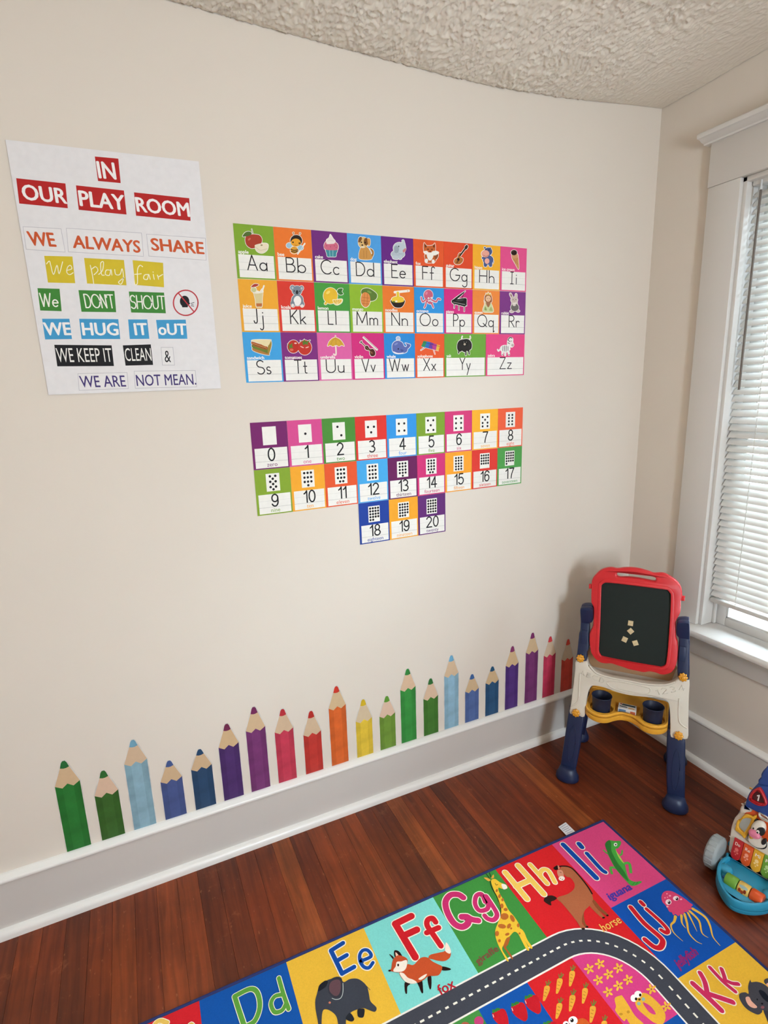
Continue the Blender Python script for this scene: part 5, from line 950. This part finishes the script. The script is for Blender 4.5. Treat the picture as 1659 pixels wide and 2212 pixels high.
# ---------------------------------------------------------------- children's easel in the corner
M_RED = mat('red_plastic', 'd0222a', .38, .5, bump=.05, bscale=300)
M_NAVY = mat('navy_plastic', '18264a', .42, .5, bump=.05, bscale=300)
M_CREAM = mat('cream_plastic', 'd9d2c4', .45, .5, bump=.06, bscale=300)
M_TAN = mat('rear_face_tan', 'c9a078', .5, .4)
M_YEL = mat('yellow_plastic', 'eeae38', .45, .5, bump=.08, bscale=250)
M_KNOB = mat('amber_plastic', 'e09a22', .25, .6, coat=.4)
M_BOARD = mat('chalkboard_green', '151f1c', .6, .3, noise=.12, nscale=25)
EO = Vector((-.45, -.415, 0)); ea = math.atan2(-.32, .25)
EU = Vector((math.cos(ea), math.sin(ea), 0)); EV = Vector((-math.sin(ea), math.cos(ea), 0)); KL = .22
ED = .31                                   # distance between front and rear feet
def ez(u, v, z): p = EO+EU*u+EV*v; return (p.x, p.y, z)
def front(u, z, d): return ez(u, KL*z-d, z)          # d: towards the viewer
def rear(u, z, d): return ez(u, ED-KL*z+d, z)
EN = EV-Vector((0, 0, 1))*KL
def e_uz(px, py, d=0.):
    r_ = ray(px, py); t = (-d-(CAM-EO).dot(EN))/r_.dot(EN); p = CAM+r_*t; return ((p-EO).dot(EU), p.z)
E1 = crop(1170, 1200, 3.95, e_uz); E4 = crop(1240, 1220, 6.636, e_uz)
easel = tag(root('easel', (EO.x+EV.x*ED/2, EO.y+EV.y*ED/2, 0)), "children's plastic easel with red framed chalkboard and yellow tray", 'easel')
def epart(name, loops, fn, d0, d1, bev, m, parent=easel):
    mb = MB(); slab(mb, loops, fn, d0, d1, bev); return fixn(mb.build(name, m, parent, smooth=True, ang=.75))
def tr(K, s, smooth=True, k=4):
    p = [Vector(K(*q)) for q in pts(s)]; p = spline(p, True, k) if smooth else p
    p = [Vector(q) for q in clean([tuple(q) for q in p])]
    return p if area2(p) > 0 else p[::-1]
S_FRAME = tr(E4, '260,215 300,150 380,75 460,45 540,38 620,52 720,40 830,40 940,55 1050,85 1130,115 1180,118 1280,118 1380,165 1470,230 1530,310 1550,400 1545,470 1530,520 1530,600 1520,680 1480,760 1465,800 1460,960 1465,1040 1485,1100 1490,1180 1485,1300 1470,1400 1440,1480 1390,1535 1310,1562 1240,1560 1170,1535 1080,1520 1000,1530 900,1510 800,1490 700,1455 620,1430 540,1405 460,1405 380,1390 300,1330 245,1240 228,1130 225,1060 232,960 270,880 280,780 285,620 270,570 250,520 250,400 255,300', True, 3)
S_BOARD = tr(E4, '395,330 405,280 440,250 490,245 700,265 900,290 1100,312 1250,330 1330,345 1375,390 1388,440 1380,700 1350,1150 1325,1380 1300,1430 1250,1452 1190,1445 800,1380 440,1310 385,1280 360,1220 365,1100 380,800', True, 3)
S_SLOT = tr(E4, '615,130 640,104 760,106 900,116 1040,146 1155,172 1175,200 1160,226 1110,224 960,194 800,172 660,170 622,155', True, 3)
bf = epart('board_frame', [S_FRAME, S_BOARD, S_SLOT], front, -.014, .010, .005, M_RED)
ridge_ = inset(S_BOARD, -.010)
epart('frame_lip', [inset(S_BOARD, -.012), S_BOARD], front, .006, .0125, .002, M_RED, bf)
epart('chalkboard', [inset(S_BOARD, -.004)], front, -.012, .002, 0, M_BOARD, bf)
for s_, h in (('213,285 262,280 262,345 213,342', 0), ('1540,455 1593,458 1588,520 1538,518', 0)):
    epart('side_peg', [tr(E4, s_, False)], front, -.014, .002, .003, M_RED, bf)
# white front panel with its arch, then the same panel at the rear
S_PANEL = tr(E1, '290,905 287,960 272,1100 250,1265 240,1345 300,1360 365,1375 380,1270 395,1180 415,1130 445,1110 530,1125 640,1165 750,1192 900,1208 1000,1215 1050,1228 1082,1260 1093,1350 1097,1450 1100,1545 1170,1555 1245,1562 1252,1450 1255,1300 1258,1180 1260,1065 1210,1058 1165,1050 1120,1085 1050,1102 950,1098 850,1085 720,1060 620,1045 520,1020 440,980 400,940 385,900 340,902', True, 3)
pf = epart('front_panel', [S_PANEL], front, -.030, .004, .005, M_CREAM)
epart('rear_panel', [S_PANEL], rear, -.030, .004, .005, M_CREAM)
epart('rear_inner_face', [[Vector(q) for q in ((-.148, .43), (.15, .43), (.165, .50), (.15, .535), (-.148, .535), (-.165, .50))]], rear, -.034, -.030, .001, M_TAN)  # thin tan sheet over the inner face of the cream rear panel
# recessed grip and side grooves on the front panel: raised rims
def rim(K, s, r_=.0028, d=.004, name='raised_rim', m=M_CREAM, parent=pf, closed=True, fn=front):
    p = [Vector(K(*q)) for q in pts(s)]; p = spline(p, closed, 5)
    if closed: p = list(p)+[p[0]]
    mb = MB(); mb.add(*tube([fn(q[0], q[1], d) for q in p], r_, 6)); return mb.build(name, m, parent, smooth=True, ang=2)
rim(E1, '560,1075 640,1068 760,1090 900,1120 928,1140 915,1170 860,1178 740,1165 640,1140 580,1110', .0022)
rim(E1, '410,935 470,1000 600,1042 720,1062 900,1095 1050,1100 1140,1075', .004, .0035, 'top_edge_bead', closed=False)
rim(E1, '1175,1215 1170,1300 1172,1400 1195,1440 1240,1470', .0032, .0035, closed=False)
rim(E1, '330,1000 322,1100 316,1220 290,1260 252,1275', .0032, .0035, closed=False)
# moulded A B C D and 1 2 3 4
def emboss(word, p0, p1, hc):
    run, tot = glyph_run(word, .35); a, b = Vector(E1(*p0)), Vector(E1(*p1)); e = (b-a)/tot; n = Vector((-e.y, e.x)).normalized()
    mb = MB()
    for s_ in run:
        if len(s_) > 1: mb.add(*tube([front(*(a+e*q[0]+n*q[1]*hc), .0045) for q in s_], .0016, 5))
    return mb.build('moulded_letters', M_CREAM, pf, smooth=True, ang=2)
emboss('ABCD', (328, 1010), (528, 1085), .018); emboss('1234', (985, 1185), (1225, 1145), .020)
# blue upper arms, legs and feet
S_AL = tr(E4, '100,620 120,590 160,578 230,580 275,610 278,700 270,790 250,830 222,850 215,1000 215,1150 205,1230 185,1260 175,1385 100,1378 30,1370 45,1250 70,1000 85,960 95,800', True, 3)
S_AR = tr(E4, '1470,830 1490,790 1560,778 1630,785 1655,820 1659,1100 1655,1300 1650,1655 1570,1632 1485,1610 1490,1300 1505,1080 1470,1010 1462,930', True, 3)
for S_, nm in ((S_AL, 'L'), (S_AR, 'R')):
    a_ = epart('upper_arm', [S_], front, -.034, .002, .006, M_NAVY)
    zc = [q[1] for q in S_]; uc = [q[0] for q in S_]; z1_ = max(zc); um = (min(uc)+max(uc))/2
    epart('lock_slider', [[Vector(q) for q in ((um-.012, z1_-.155), (um+.010, z1_-.155), (um+.010, z1_-.10), (um-.012, z1_-.10))]], front, .0, .006, .002, M_NAVY, a_)
    epart('upper_arm', [S_], rear, -.032, .0, .006, M_NAVY)
S_LL = [Vector(q) for q in ((-.2085, .292), (-.149, .292), (-.150, .24), (-.158, .12), (-.166, .045), (-.226, .045), (-.221, .12), (-.213, .24))]
S_LR = [Vector((-u, z)) for u, z in S_LL][::-1]
for S_ in (S_LL, S_LR):
    for fn in (front, rear):
        mb = MB(); slab(mb, [S_], fn, -.036, .0015, .007); fixn(mb.build('leg', M_NAVY, easel, smooth=True, ang=.9))
        uc = sum(q[0] for q in S_ if q[1] < .05)/2; c = fn(uc, .02, -.004)
        v, f = lathe([(.030, 0), (.042, .001), (.0455, .008), (.044, .022), (.038, .034), (.032, .052), (.024, .056)], None, n=24)
        mb = MB(); mb.add(place(v, (c[0], c[1], .0), EU*1.0, EV*.78, (0, 0, 1)), f); fixn(mb.build('foot', M_NAVY, easel, smooth=True, ang=1.2))
        # moulded oval on the leg
        if fn is front:
            mb = MB(); o_ = arc(uc*.97, .15, .013, .075, 0, 360, 24); mb.add(*tube([front(q[0]*(1-.12*(q[1]-.05)), q[1], .0015) for q in o_], .0016, 5)); mb.build('moulded_oval', M_NAVY, easel, smooth=True, ang=2)
# amber fluted knobs
def knob(K, x, y, fn=front, d=.004, flip=1):
    u, z = K(x, y); mb = MB(); o_ = [Vector((u+(.0145+.0016*math.cos(8*t))*math.cos(t), z+(.0145+.0016*math.cos(8*t))*math.sin(t))) for t in [2*math.pi*k/48 for k in range(48)]]
    slab(mb, [o_], fn, d, d+.013, .004); slab(mb, [[Vector((u+.006*math.cos(t), z+.006*math.sin(t))) for t in [2*math.pi*k/16 for k in range(16)]]], fn, d+.012, d+.016, .002)
    fixn(mb.build('knob', M_KNOB, easel, smooth=True, ang=.9))
for q in ((335, 868), (1207, 1028), (297, 1332), (1170, 1525)): knob(E1, *q)
for q in ((335, 868), (1207, 1028)): knob(E1, *q, rear, .004)
# yellow tray with two cup wells and a middle well
def trayf(u, v, d): return ez(u, v, .31+d)
OT = spline([(-.143, .225), (-.1465, .16), (-.1475, .09), (-.143, .055), (-.122, .032), (-.090, .022), (-.060, .032), (-.035, .058), (-.012, .075), (.016, .075), (.040, .060), (.062, .036), (.092, .026), (.124, .036), (.146, .060), (.150, .095), (.1495, .16), (.147, .225), (.10, .232), (0, .234), (-.10, .232)], True, 4)
OT = [Vector(q) for q in OT]; OT = OT if area2(OT) > 0 else OT[::-1]
CUPS = [(-.0905, .088), (.0955, .090)]
wells = [[Vector((cx+.042*math.cos(t), cy+.040*math.sin(t))) for t in [2*math.pi*k/28 for k in range(28)]] for cx, cy in CUPS]
box_w = [Vector(q) for q in spline([(-.040, .084), (.046, .084), (.046, .150), (-.040, .150)], True, 1)]
tray = epart('tray', [OT]+wells+[box_w], trayf, -.030, 0, .004, M_YEL)
epart('tray_floor', [inset(OT, .004)], trayf, -.034, -.012, .002, M_YEL, tray)
epart('tray_lip', [OT, inset(OT, .006)], trayf, -.012, .004, .002, M_YEL, tray)
tb = epart('tray_bracket', [[Vector(q) for q in ((-.143, .232), (-.085, .232), (-.085, .262), (-.13, .262))]], trayf, -.02, .012, .003, M_YEL, tray)
# loose things on the easel
def cup(cx, cy, label):
    o_ = Vector(ez(cx, cy, .2985)); t = root('cup', o_); tag(t, label, 'cup', 'navy cups in the easel tray')
    v, f = lathe([(.030, 0), (.0335, .0), (.0345, .03), (.0365, .072), (.0385, .0745), (.0370, .0755), (.0350, .0735), (.0325, .03), (.031, .004), (.001, .003)], None, n=32)
    mb = MB(); mb.add([(x+o_.x, y+o_.y, z*.85+o_.z) for x, y, z in v], f); fixn(mb.build('body', mat('navy_cup_plastic', '1f2740', .5, .4), t, smooth=True, ang=.8))
    v, f = tube([(o_.x+.0375*math.cos(a), o_.y+.0375*math.sin(a), o_.z+.0633) for a in [2*math.pi*k/32 for k in range(33)]], .0014, 6)
    mb = MB(); mb.add(v, f); mb.build('rim', mat('navy_cup_plastic', '1f2740'), t, smooth=True, ang=2)
cup(*CUPS[0], 'navy plastic cup in the left well of the yellow easel tray'); cup(*CUPS[1], 'navy plastic cup in the right well of the yellow easel tray')
# small printed box in the middle well
bo = Vector(ez(.004, .1105, .2985)); bx_ = root('chalk_box', bo); tag(bx_, 'small white printed chalk box in the middle of the easel tray', 'box')
def bxf(u, v, z): p = Vector(ez(.004+u, .1105+v, 0)); return (p.x, p.y, .2985+z)
mb = MB(); slab(mb, [[Vector(q) for q in ((-.033, -.020), (.033, -.020), (.033, .020), (-.033, .020))]], lambda a, b, d: bxf(a, b, d), 0, .024, .0015); fixn(mb.build('carton', mat('white_card', 'dcdad8', .5), bx_, smooth=True, ang=.6))
A = Art(lambda a, b: (a, b), lambda a, b, d: bxf(a, b, .024+d), .00005, .0001)
A._poly([(-.022, .004), (.028, .002), (.028, .014), (-.018, .016)], '3c4a4c'); A._poly([(-.028, -.008), (.0, -.010), (.0, -.004), (-.028, -.002)], '26282c'); A.E('c04a30', -.024, .012, .004, .004); A._poly([(.004, -.014), (.026, -.014), (.026, -.006), (.004, -.006)], 'd8a060')
A.build('label_print', INK, bx_)
A = Art(lambda a, b: (a, b), lambda a, b, d: bxf(a, -.0201-d, b), .00005, .0001); A._poly([(-.030, .006), (-.004, .006), (-.004, .020), (-.030, .020)], '6a8ab0'); A._poly([(.012, .006), (.030, .006), (.030, .018), (.012, .018)], 'c86a4a'); A.build('side_print', INK, bx_)
gp = Vector(ez(-.02, .245, .315)); gs = root('eraser', gp); tag(gs, 'pale green felt eraser lying behind the easel tray', 'eraser')
mb = MB(); slab(mb, [[Vector(q) for q in ((-.085, .236), (.055, .236), (.055, .262), (-.085, .262))]], trayf, .004, .026, .003); fixn(mb.build('felt', mat('pale_green_felt', 'b4bf74', .9, bump=.5, bscale=400), gs, smooth=True, ang=.6))
mb = MB(); slab(mb, [[Vector(q) for q in ((-.083, .238), (.053, .238), (.053, .260), (-.083, .260))]], trayf, .026, .034, .002); fixn(mb.build('grip', mat('olive_plastic', '8a9a50', .5), gs, smooth=True, ang=.6))
# four magnetic wooden letter tiles
for (x, y, rot), lab in zip(((812, 832, 2), (812, 945, 42), (727, 1064, 18), (880, 1115, -25)), ('topmost square wooden letter tile on the chalkboard', 'diamond-turned wooden letter tile below the topmost on the chalkboard', 'lower left tilted wooden letter tile on the chalkboard', 'lower right tilted wooden letter tile on the chalkboard')):
    u, z = E4(x, y); a_ = math.radians(-rot); h = .0094; q = [Vector((u+(sx*math.cos(a_)-sy*math.sin(a_))*h, z+(sx*math.sin(a_)+sy*math.cos(a_))*h)) for sx, sy in ((-1, -1), (1, -1), (1, 1), (-1, 1))]
    mb = MB(); slab(mb, [q], front, .002, .0062, .0012); t = fixn(mb.build('letter_tile', mat('birch_tile', 'd2bd94', .55, noise=.06), None, front(u, z-h, .002), smooth=True, ang=.6))
    tag(t, lab, 'tile', 'wooden tiles on the chalkboard')
    mb = MB()
    for q0, q1 in (((-.4, -.3), (.2, .1)), ((.2, .1), (.4, .0))): 
        P_ = [Vector((u+(a[0]*math.cos(a_)-a[1]*math.sin(a_))*h, z+(a[0]*math.sin(a_)+a[1]*math.cos(a_))*h)) for a in (q0, q1)]
        mb.add(*tube([front(p.x, p.y, .0063) for p in P_], .0004, 4))
    mb.build('engraved_mark', mat('tile_mark', 'a08a64'), t)

# ---------------------------------------------------------------- baby walker toy at the right edge
TO = Vector((-.44, -.815, 0)); ta_ = math.radians(12); TT = Vector((math.sin(ta_), -math.cos(ta_), 0)); TB = Vector((math.cos(ta_), math.sin(ta_), 0))
TK, TV = .35, .02
def t3(t, v, z): p = TO+TT*t+TB*v; return (p.x, p.y, z)
TN = TB-Vector((0, 0, 1))*TK
def t_uz(px, py, d=0.):
    r_ = ray(px, py); k = (TV-d-(CAM-TO).dot(TN))/r_.dot(TN); p = CAM+r_*k; return ((p-TO).dot(TT), p.z)
def tp(t, z, d): return t3(t, TV+TK*z-d, z)
T1 = crop(1560, 1640, 11.06, t_uz); T2 = crop(1515, 1820, 11.52, t_uz)
TC = .0915                                 # centre line of the toy
M_TW = mat('toy_white', 'ddd6ca', .4, .5); M_TBL = mat('toy_blue', '2c93b6', .38, .5); M_TNV = mat('toy_navy', '1d3f86', .35, .5); M_TGY = mat('toy_wheel_grey', '9aa2a4', .5)
M_TRD = mat('toy_red', 'b41c24', .35, .5); M_TOR = mat('toy_orange', 'd4521e', .35, .5); M_TYL = mat('toy_yellow', 'dda52c', .35, .5); M_TGR = mat('toy_green', '6a9c34', .4, .5); M_TPK = mat('toy_pink', 'd87a96', .4); M_TBK = mat('toy_black', '15151c', .35)
toy = tag(root('activity_walker', t3(TC, .05, 0)), 'baby activity walker toy with piano keys, cow and grey wheels', 'toy')
def mir(p): return [Vector(q) for q in p]+[Vector((2*TC-q[0], q[1])) for q in reversed(p) if abs(q[0]-TC) > .002]
def tpart(name, loops, d0, d1, bev, m, parent=toy, fn=tp):
    loops = [[Vector(q) for q in clean([tuple(q) for q in l])] for l in loops]
    loops = [l if area2(l) > 0 else l[::-1] for l in loops]
    mb = MB(); slab(mb, loops, fn, d0, d1, bev); return fixn(mb.build(name, m, parent, smooth=True, ang=.75))
# blue base: bowed tray
half = [(.018, .050), (.010, .026), (.006, .0), (.009, -.030), (.020, -.064), (.040, -.096), (.066, -.119), (TC, -.128)]
ob = spline([Vector(q) for q in half]+[Vector((2*TC-q[0], q[1])) for q in reversed(half[:-1])], True, 4); ob = [Vector(q) for q in ob]
base = tpart('base', [ob], .010, .044, .012, M_TBL, fn=lambda a, b, z: t3(a, b, z))
tpart('base_rim', [ob, inset(ob if area2(ob) > 0 else ob[::-1], .013)], .024, .055, .006, M_TBL, base, fn=lambda a, b, z: t3(a, b, z))
for t_ in (.030, 2*TC-.030):
    v, f = lathe([(.021, .0), (.0195, .008), (.014, .013), (.004, .015)], None, n=20); mb = MB(); mb.add(place(v, t3(t_, -.020, .042), TT, TB, (0, 0, 1)), f); fixn(mb.build('wheel_hub_dome', M_TBL, base, smooth=True, ang=1))
# wheels with tread
def wheel(t_, v_, sgn):
    v, f = lathe([(.012, -.019), (.040, -.019), (.050, -.016), (.0535, -.008), (.054, 0), (.0535, .008), (.050, .016), (.040, .019), (.012, .019)], None, n=36)
    w_ = MB(); c = t3(t_, v_, .054); w_.add(place(v, c, TB, (0, 0, 1), TT), f); w = fixn(w_.build('wheel', M_TGY, toy, smooth=True, ang=.9))
    g = MB()
    for k in range(18):
        a = 2*math.pi*k/18; o_ = Vector(c)+(TB*math.cos(a)+Vector((0, 0, 1))*math.sin(a))*.0532; e = -TB*math.sin(a)+Vector((0, 0, 1))*math.cos(a)
        n_ = (TB*math.cos(a)+Vector((0, 0, 1))*math.sin(a)); q = []
        for s1, s2, s3 in ((-1, -1, 0), (1, -1, 0), (1, 1, 0), (-1, 1, 0), (-1, -1, 1), (1, -1, 1), (1, 1, 1), (-1, 1, 1)): q.append(tuple(o_+TT*(.0125*s1)+e*(.0068*s2)+n_*(.0022*s3-.0008)))
        g.add(q, [(3, 2, 1, 0), (4, 5, 6, 7), (0, 1, 5, 4), (1, 2, 6, 5), (2, 3, 7, 6), (3, 0, 4, 7)])
    g.build('tread', M_TGY, w, bevel=.001, seg=1)
    v, f = lathe([(.020, 0), (.018, .004), (.006, .006)], None, n=16); m_ = MB(); m_.add(place(v, Vector(c)+TT*(.018*sgn), TB, (0, 0, 1), TT*sgn), f); fixn(m_.build('hub_cap', M_TBL, w, smooth=True))
wheel(-.018, .015, -1); wheel(2*TC+.018, .015, 1); wheel(-.010, .24, -1); wheel(2*TC+.010, .24, 1)
for a_, b_ in ((-.03, .004), (2*TC-.004, 2*TC+.03)): mb = MB(); mb.add(*tube([t3(a_, .015, .054), t3(b_, .015, .040)], .006, 8)); mb.build('axle', M_TGY, toy)
for t_ in (.012, 2*TC-.012):               # rear frame bars to the rear wheels
    mb = MB(); mb.add(*tube([t3(t_, .06, .075), t3(t_, .15, .065), t3(t_, .24, .054)], .012, 10)); mb.build('rear_bar', M_TBL, toy, smooth=True, ang=2)
# white barn-shaped front
pl_ = [Vector(T1(*q)) for q in ((135, 2150), (165, 1900), (200, 1650), (270, 1450), (330, 1370), (405, 1300), (410, 1200), (460, 1120), (530, 1085), (600, 1110), (660, 1150))]
pl_ = [Vector(T2(720, 290)), Vector(T2(672, 220))]+pl_
low = Vector(T2(1160, 640)); low = Vector((.045, .0445)); body = spline(mir([Vector((TC, .0425)), low]+pl_), True, 3)
pan = tpart('barn_front', [[Vector(q) for q in body]], -.055, 0, .008, M_TW)
# navy roof
rf = [Vector(T1(*q)) for q in ((700, 1150), (620, 1120), (585, 1050), (610, 930), (665, 800), (740, 700), (820, 630), (930, 612))]
top = Vector((TC, rf[-1].y+.012)); roof = spline(mir(rf+[top]), True, 3); roof = [Vector(q) for q in roof]
rfo = tpart('roof', [roof], -.052, .012, .006, M_TNV)
cr_ = [Vector(T1(*q)) for q in ((900, 640), (850, 590), (845, 520), (880, 480), (912, 450), (915, 380), (960, 300), (1030, 225), (1095, 190))]
crest = [Vector(q) for q in spline(mir(cr_+[Vector((TC, cr_[-1].y+.012))]), True, 3)]
cro = tpart('crest', [crest], -.035, -.002, .006, M_TNV)
sc_ = Vector((TC-.0, cr_[-1].y-.028)); tpart('star', [[Vector((sc_.x+(.024 if k % 2 == 0 else .012)*math.sin(math.pi*k/5), sc_.y+(.024 if k % 2 == 0 else .012)*math.cos(math.pi*k/5))) for k in range(10)]], -.003, .003, .001, M_TRD, cro)
# red triangular ring with the numeral 1, and its mirrored neighbour
def ring_tri(flip):
    f_ = (lambda p: Vector((2*TC-p.x, p.y))) if flip else (lambda p: p)
    o_ = [f_(Vector(T1(*q))) for q in ((690, 870), (720, 770), (820, 660), (930, 622), (990, 660), (1080, 830), (1130, 980), (1100, 1045), (1000, 1055), (880, 1030), (770, 970), (705, 920))]
    o_ = [Vector(q) for q in spline(o_, True, 3)]; o_ = o_ if area2(o_) > 0 else o_[::-1]; i_ = inset(o_, .0072)
    r_ = tpart('triangle_ring', [o_, i_], .010, .022, .003, M_TRD, rfo)
    tpart('ring_well', [inset(o_, .004)], .010, .0125, 0, mat('toy_dark_red', '4a0c14', .4), r_)
    c = sum((q.x for q in o_))/len(o_), sum((q.y for q in o_))/len(o_)
    A = Art(lambda a, b: (a, b), tp, .00005, .0128); put_strokes(A, '1', 'e8e0dc', c[0]-.003, c[0]+.0015, c[1]-.009, .016, .0034); A.build('numeral', INK, r_)
ring_tri(False)
u0, z0 = T1(690, 725); mb = MB(); mb.add(*tube([tp(u0-.006, z0, -.006), tp(u0+.004, z0, -.006)], [.0035, .0025], 8)); mb.build('yellow_pin', M_TYL, rfo, smooth=True)
# orange barn opening, white ring and yellow shutter
op = [Vector(T1(*q)) for q in ((560, 1290), (700, 1260), (800, 1190), (900, 1200))]; op2 = [Vector(T1(600, 1800)), Vector(T1(640, 1500))]
orr = [Vector(q) for q in spline(mir([Vector(T1(*q)) for q in ((640, 1700), (570, 1500), (540, 1290), (700, 1255), (810, 1200))]), True, 3)]
tpart('barn_opening', [orr], .0, .0015, 0, M_TOR, pan)
tl_, tr2, br2, bl2 = [Vector(T1(*q)) for q in ((560, 1290), (850, 1330), (570, 1850), (345, 1640))]
sh_o = [Vector(q) for q in spline([Vector(T1(*q)) for q in ((600, 1275), (690, 1300), (760, 1330), (830, 1300), (850, 1350), (740, 1560), (620, 1800), (560, 1850), (500, 1770), (420, 1700), (345, 1650), (360, 1560), (400, 1420), (460, 1400), (530, 1320))], True, 2)]
sh_o = sh_o if area2(sh_o) > 0 else sh_o[::-1]
sh_i = [Vector(q) for q in spline([Vector(T1(*q)) for q in ((620, 1365), (700, 1375), (735, 1370), (690, 1500), (570, 1700), (535, 1690), (430, 1580), (470, 1450), (530, 1390))], True, 2)]
sh_i = sh_i if area2(sh_i) > 0 else sh_i[::-1]
sht = tpart('shutter', [sh_o, sh_i], .004, .014, .003, M_TYL, pan)
tpart('shutter_mirror', [inset(sh_i, -.002)], .004, .008, 0, mat('toy_mirror', 'b8c0c0', .15, metal=.7), sht)
wr = [Vector(q) for q in spline([Vector(T1(*q)) for q in ((890, 1260), (930, 1220), (1000, 1230), (1110, 1320), (1180, 1420), (1150, 1480), (1060, 1450), (960, 1400), (905, 1330))], True, 3)]; wr = wr if area2(wr) > 0 else wr[::-1]
tpart('white_ring', [wr, inset(wr, .0058)], .004, .012, .003, M_TW, pan)
# cow
def ell(K, cx, cy, rx, ry, rot=0, n=24):
    a = math.radians(rot); o_ = [Vector(K(cx+rx*math.cos(t)*math.cos(a)-ry*math.sin(t)*math.sin(a), cy+rx*math.cos(t)*math.sin(a)+ry*math.sin(t)*math.cos(a))) for t in [2*math.pi*k/n for k in range(n)]]
    return o_ if area2(o_) > 0 else o_[::-1]
cow = tpart('cow', [ell(T1, 860, 1920, 240, 130, 32)], .002, .016, .006, M_TW, pan)
tpart('cow_outline', [ell(T1, 850, 1950, 265, 140, 34)], .001, .006, .002, M_TBK, cow)
tpart('cow_head', [ell(T1, 930, 1580, 180, 185, 20)], .008, .030, .009, M_TW, cow)
tpart('cow_muzzle', [ell(T1, 870, 1680, 165, 88, 32)], .014, .040, .009, M_TPK, cow)
tpart('eye_patch', [ell(T1, 1010, 1620, 110, 105, 30)], .026, .0315, .002, M_TBK, cow)
tpart('eye', [ell(T1, 945, 1625, 46, 50, 0)], .030, .034, .002, M_TW, cow); tpart('pupil', [ell(T1, 945, 1632, 22, 26, 0)], .034, .0352, .0004, M_TBK, cow); tpart('pupil', [ell(T1, 838, 1545, 20, 22, 0)], .029, .0308, .0004, M_TBK, cow)
tpart('cow_ear', [ell(T1, 855, 1425, 50, 40, -30)], .006, .018, .004, M_TBK, cow); tpart('bell', [ell(T1, 770, 1760, 65, 70, 0)], .012, .026, .006, M_TYL, cow); tpart('body_patch', [ell(T1, 1050, 1910, 60, 80, 30)], .012, .0185, .002, M_TBK, cow)
# five piano keys
KC = [(M_TRD, 'Do'), (M_TOR, 'Re'), (M_TYL, 'Mi'), (M_TGR, 'Fa'), (M_TBL, 'So')]
kt = Vector(T1(370, 1860)); kb = Vector(T2(740, 220)); kw = .0290; k0 = .0195; ztop = kt.y-.002; zbot = T2(850, 370)[1]
for i, (m, nm) in enumerate(KC):
    a0 = k0+i*kw; o_ = [Vector((a0+.0004, ztop)), Vector((a0+.0004, zbot+.013))]+[Vector((a0+kw/2-(kw/2-.0004)*math.cos(t), zbot+.012-.014*math.sin(t))) for t in [math.pi*k/10 for k in range(1, 10)]]+[Vector((a0+kw-.0004, zbot+.013)), Vector((a0+kw-.0004, ztop))]
    ky = tpart('piano_key', [o_], .001, .011, .0025, m, pan)
    A = Art(lambda a, b: (a, b), tp, .00005, .0112); xc_ = a0+kw/2
    put_text(A, nm, 'ece0d4', (xc_-.0075, ztop-.016), (xc_+.0065, ztop-.016), (xc_-.0075, ztop-.007), .02, True)
    cl_ = lin(('d86a64', 'f0a088', 'f0d090', 'b8d890', '90c8e0')[i]); cs = ('d86a64', 'f0a088', 'f0d090', 'b8d890', '90c8e0')[i]
    A.E(cs, xc_, ztop-.028, .0055, .0055); A.E(cs, xc_-.004, ztop-.036, .003, .0028); A.E(cs, xc_+.004, ztop-.037, .003, .0028); A.E(cs, xc_, ztop-.043, .0022, .002)
    A.build('key_print', INK, ky)
# moulded brick marks on the white front
mb = MB()
for x, y in ((190, 1850), (250, 1880), (330, 1560), (500, 1230), (660, 1990), (760, 2060), (590, 1940), (850, 2130)):
    u, z = T1(x, y); mb.add(*tube([tp(u-.003, z+.0015, .0005), tp(u+.003, z-.0005, .0005)], .0012, 5))
mb.build('moulded_brick_marks', M_TW, pan)
# spinning rollers in the base
zr = .046; vr = -.056
def roller(a, b, m, nm):
    v, f = lathe([(.010, a), (.0185, a+.001), (.0205, a+.004), (.0205, b-.004), (.0185, b-.001), (.010, b)], None, n=24); mb = MB(); mb.add(place(v, t3(0, vr, zr), TB, (0, 0, 1), TT), f); return fixn(mb.build('roller', m, toy, smooth=True, ang=.8))
roller(.044, .080, M_TGR, 'g'); r2 = roller(.081, .114, mat('toy_picture_roller', 'd8b45a', .4, noise=.25, nscale=60), 'p'); roller(.115, .150, M_TOR, 'o')
mb = MB(); mb.add(*tube([t3(.036, vr, zr), t3(.158, vr, zr)], .004, 8)); mb.build('roller_axle', M_TNV, toy)
A = Art(lambda a, b: (a, b), lambda a, b, d: t3(a, vr-(.0206+d)*math.cos(b), zr+(.0206+d)*math.sin(b)), .00004, .0001)
for a, b, c in ((.090, .35, '9a3a1c'), (.097, .2, 'a8441e'), (.104, .45, '8a3418')): A.E(c, a, b, .004, .28)
A.E('9ab0ac', .098, .95, .012, .25); A.build('roller_print', INK, r2)
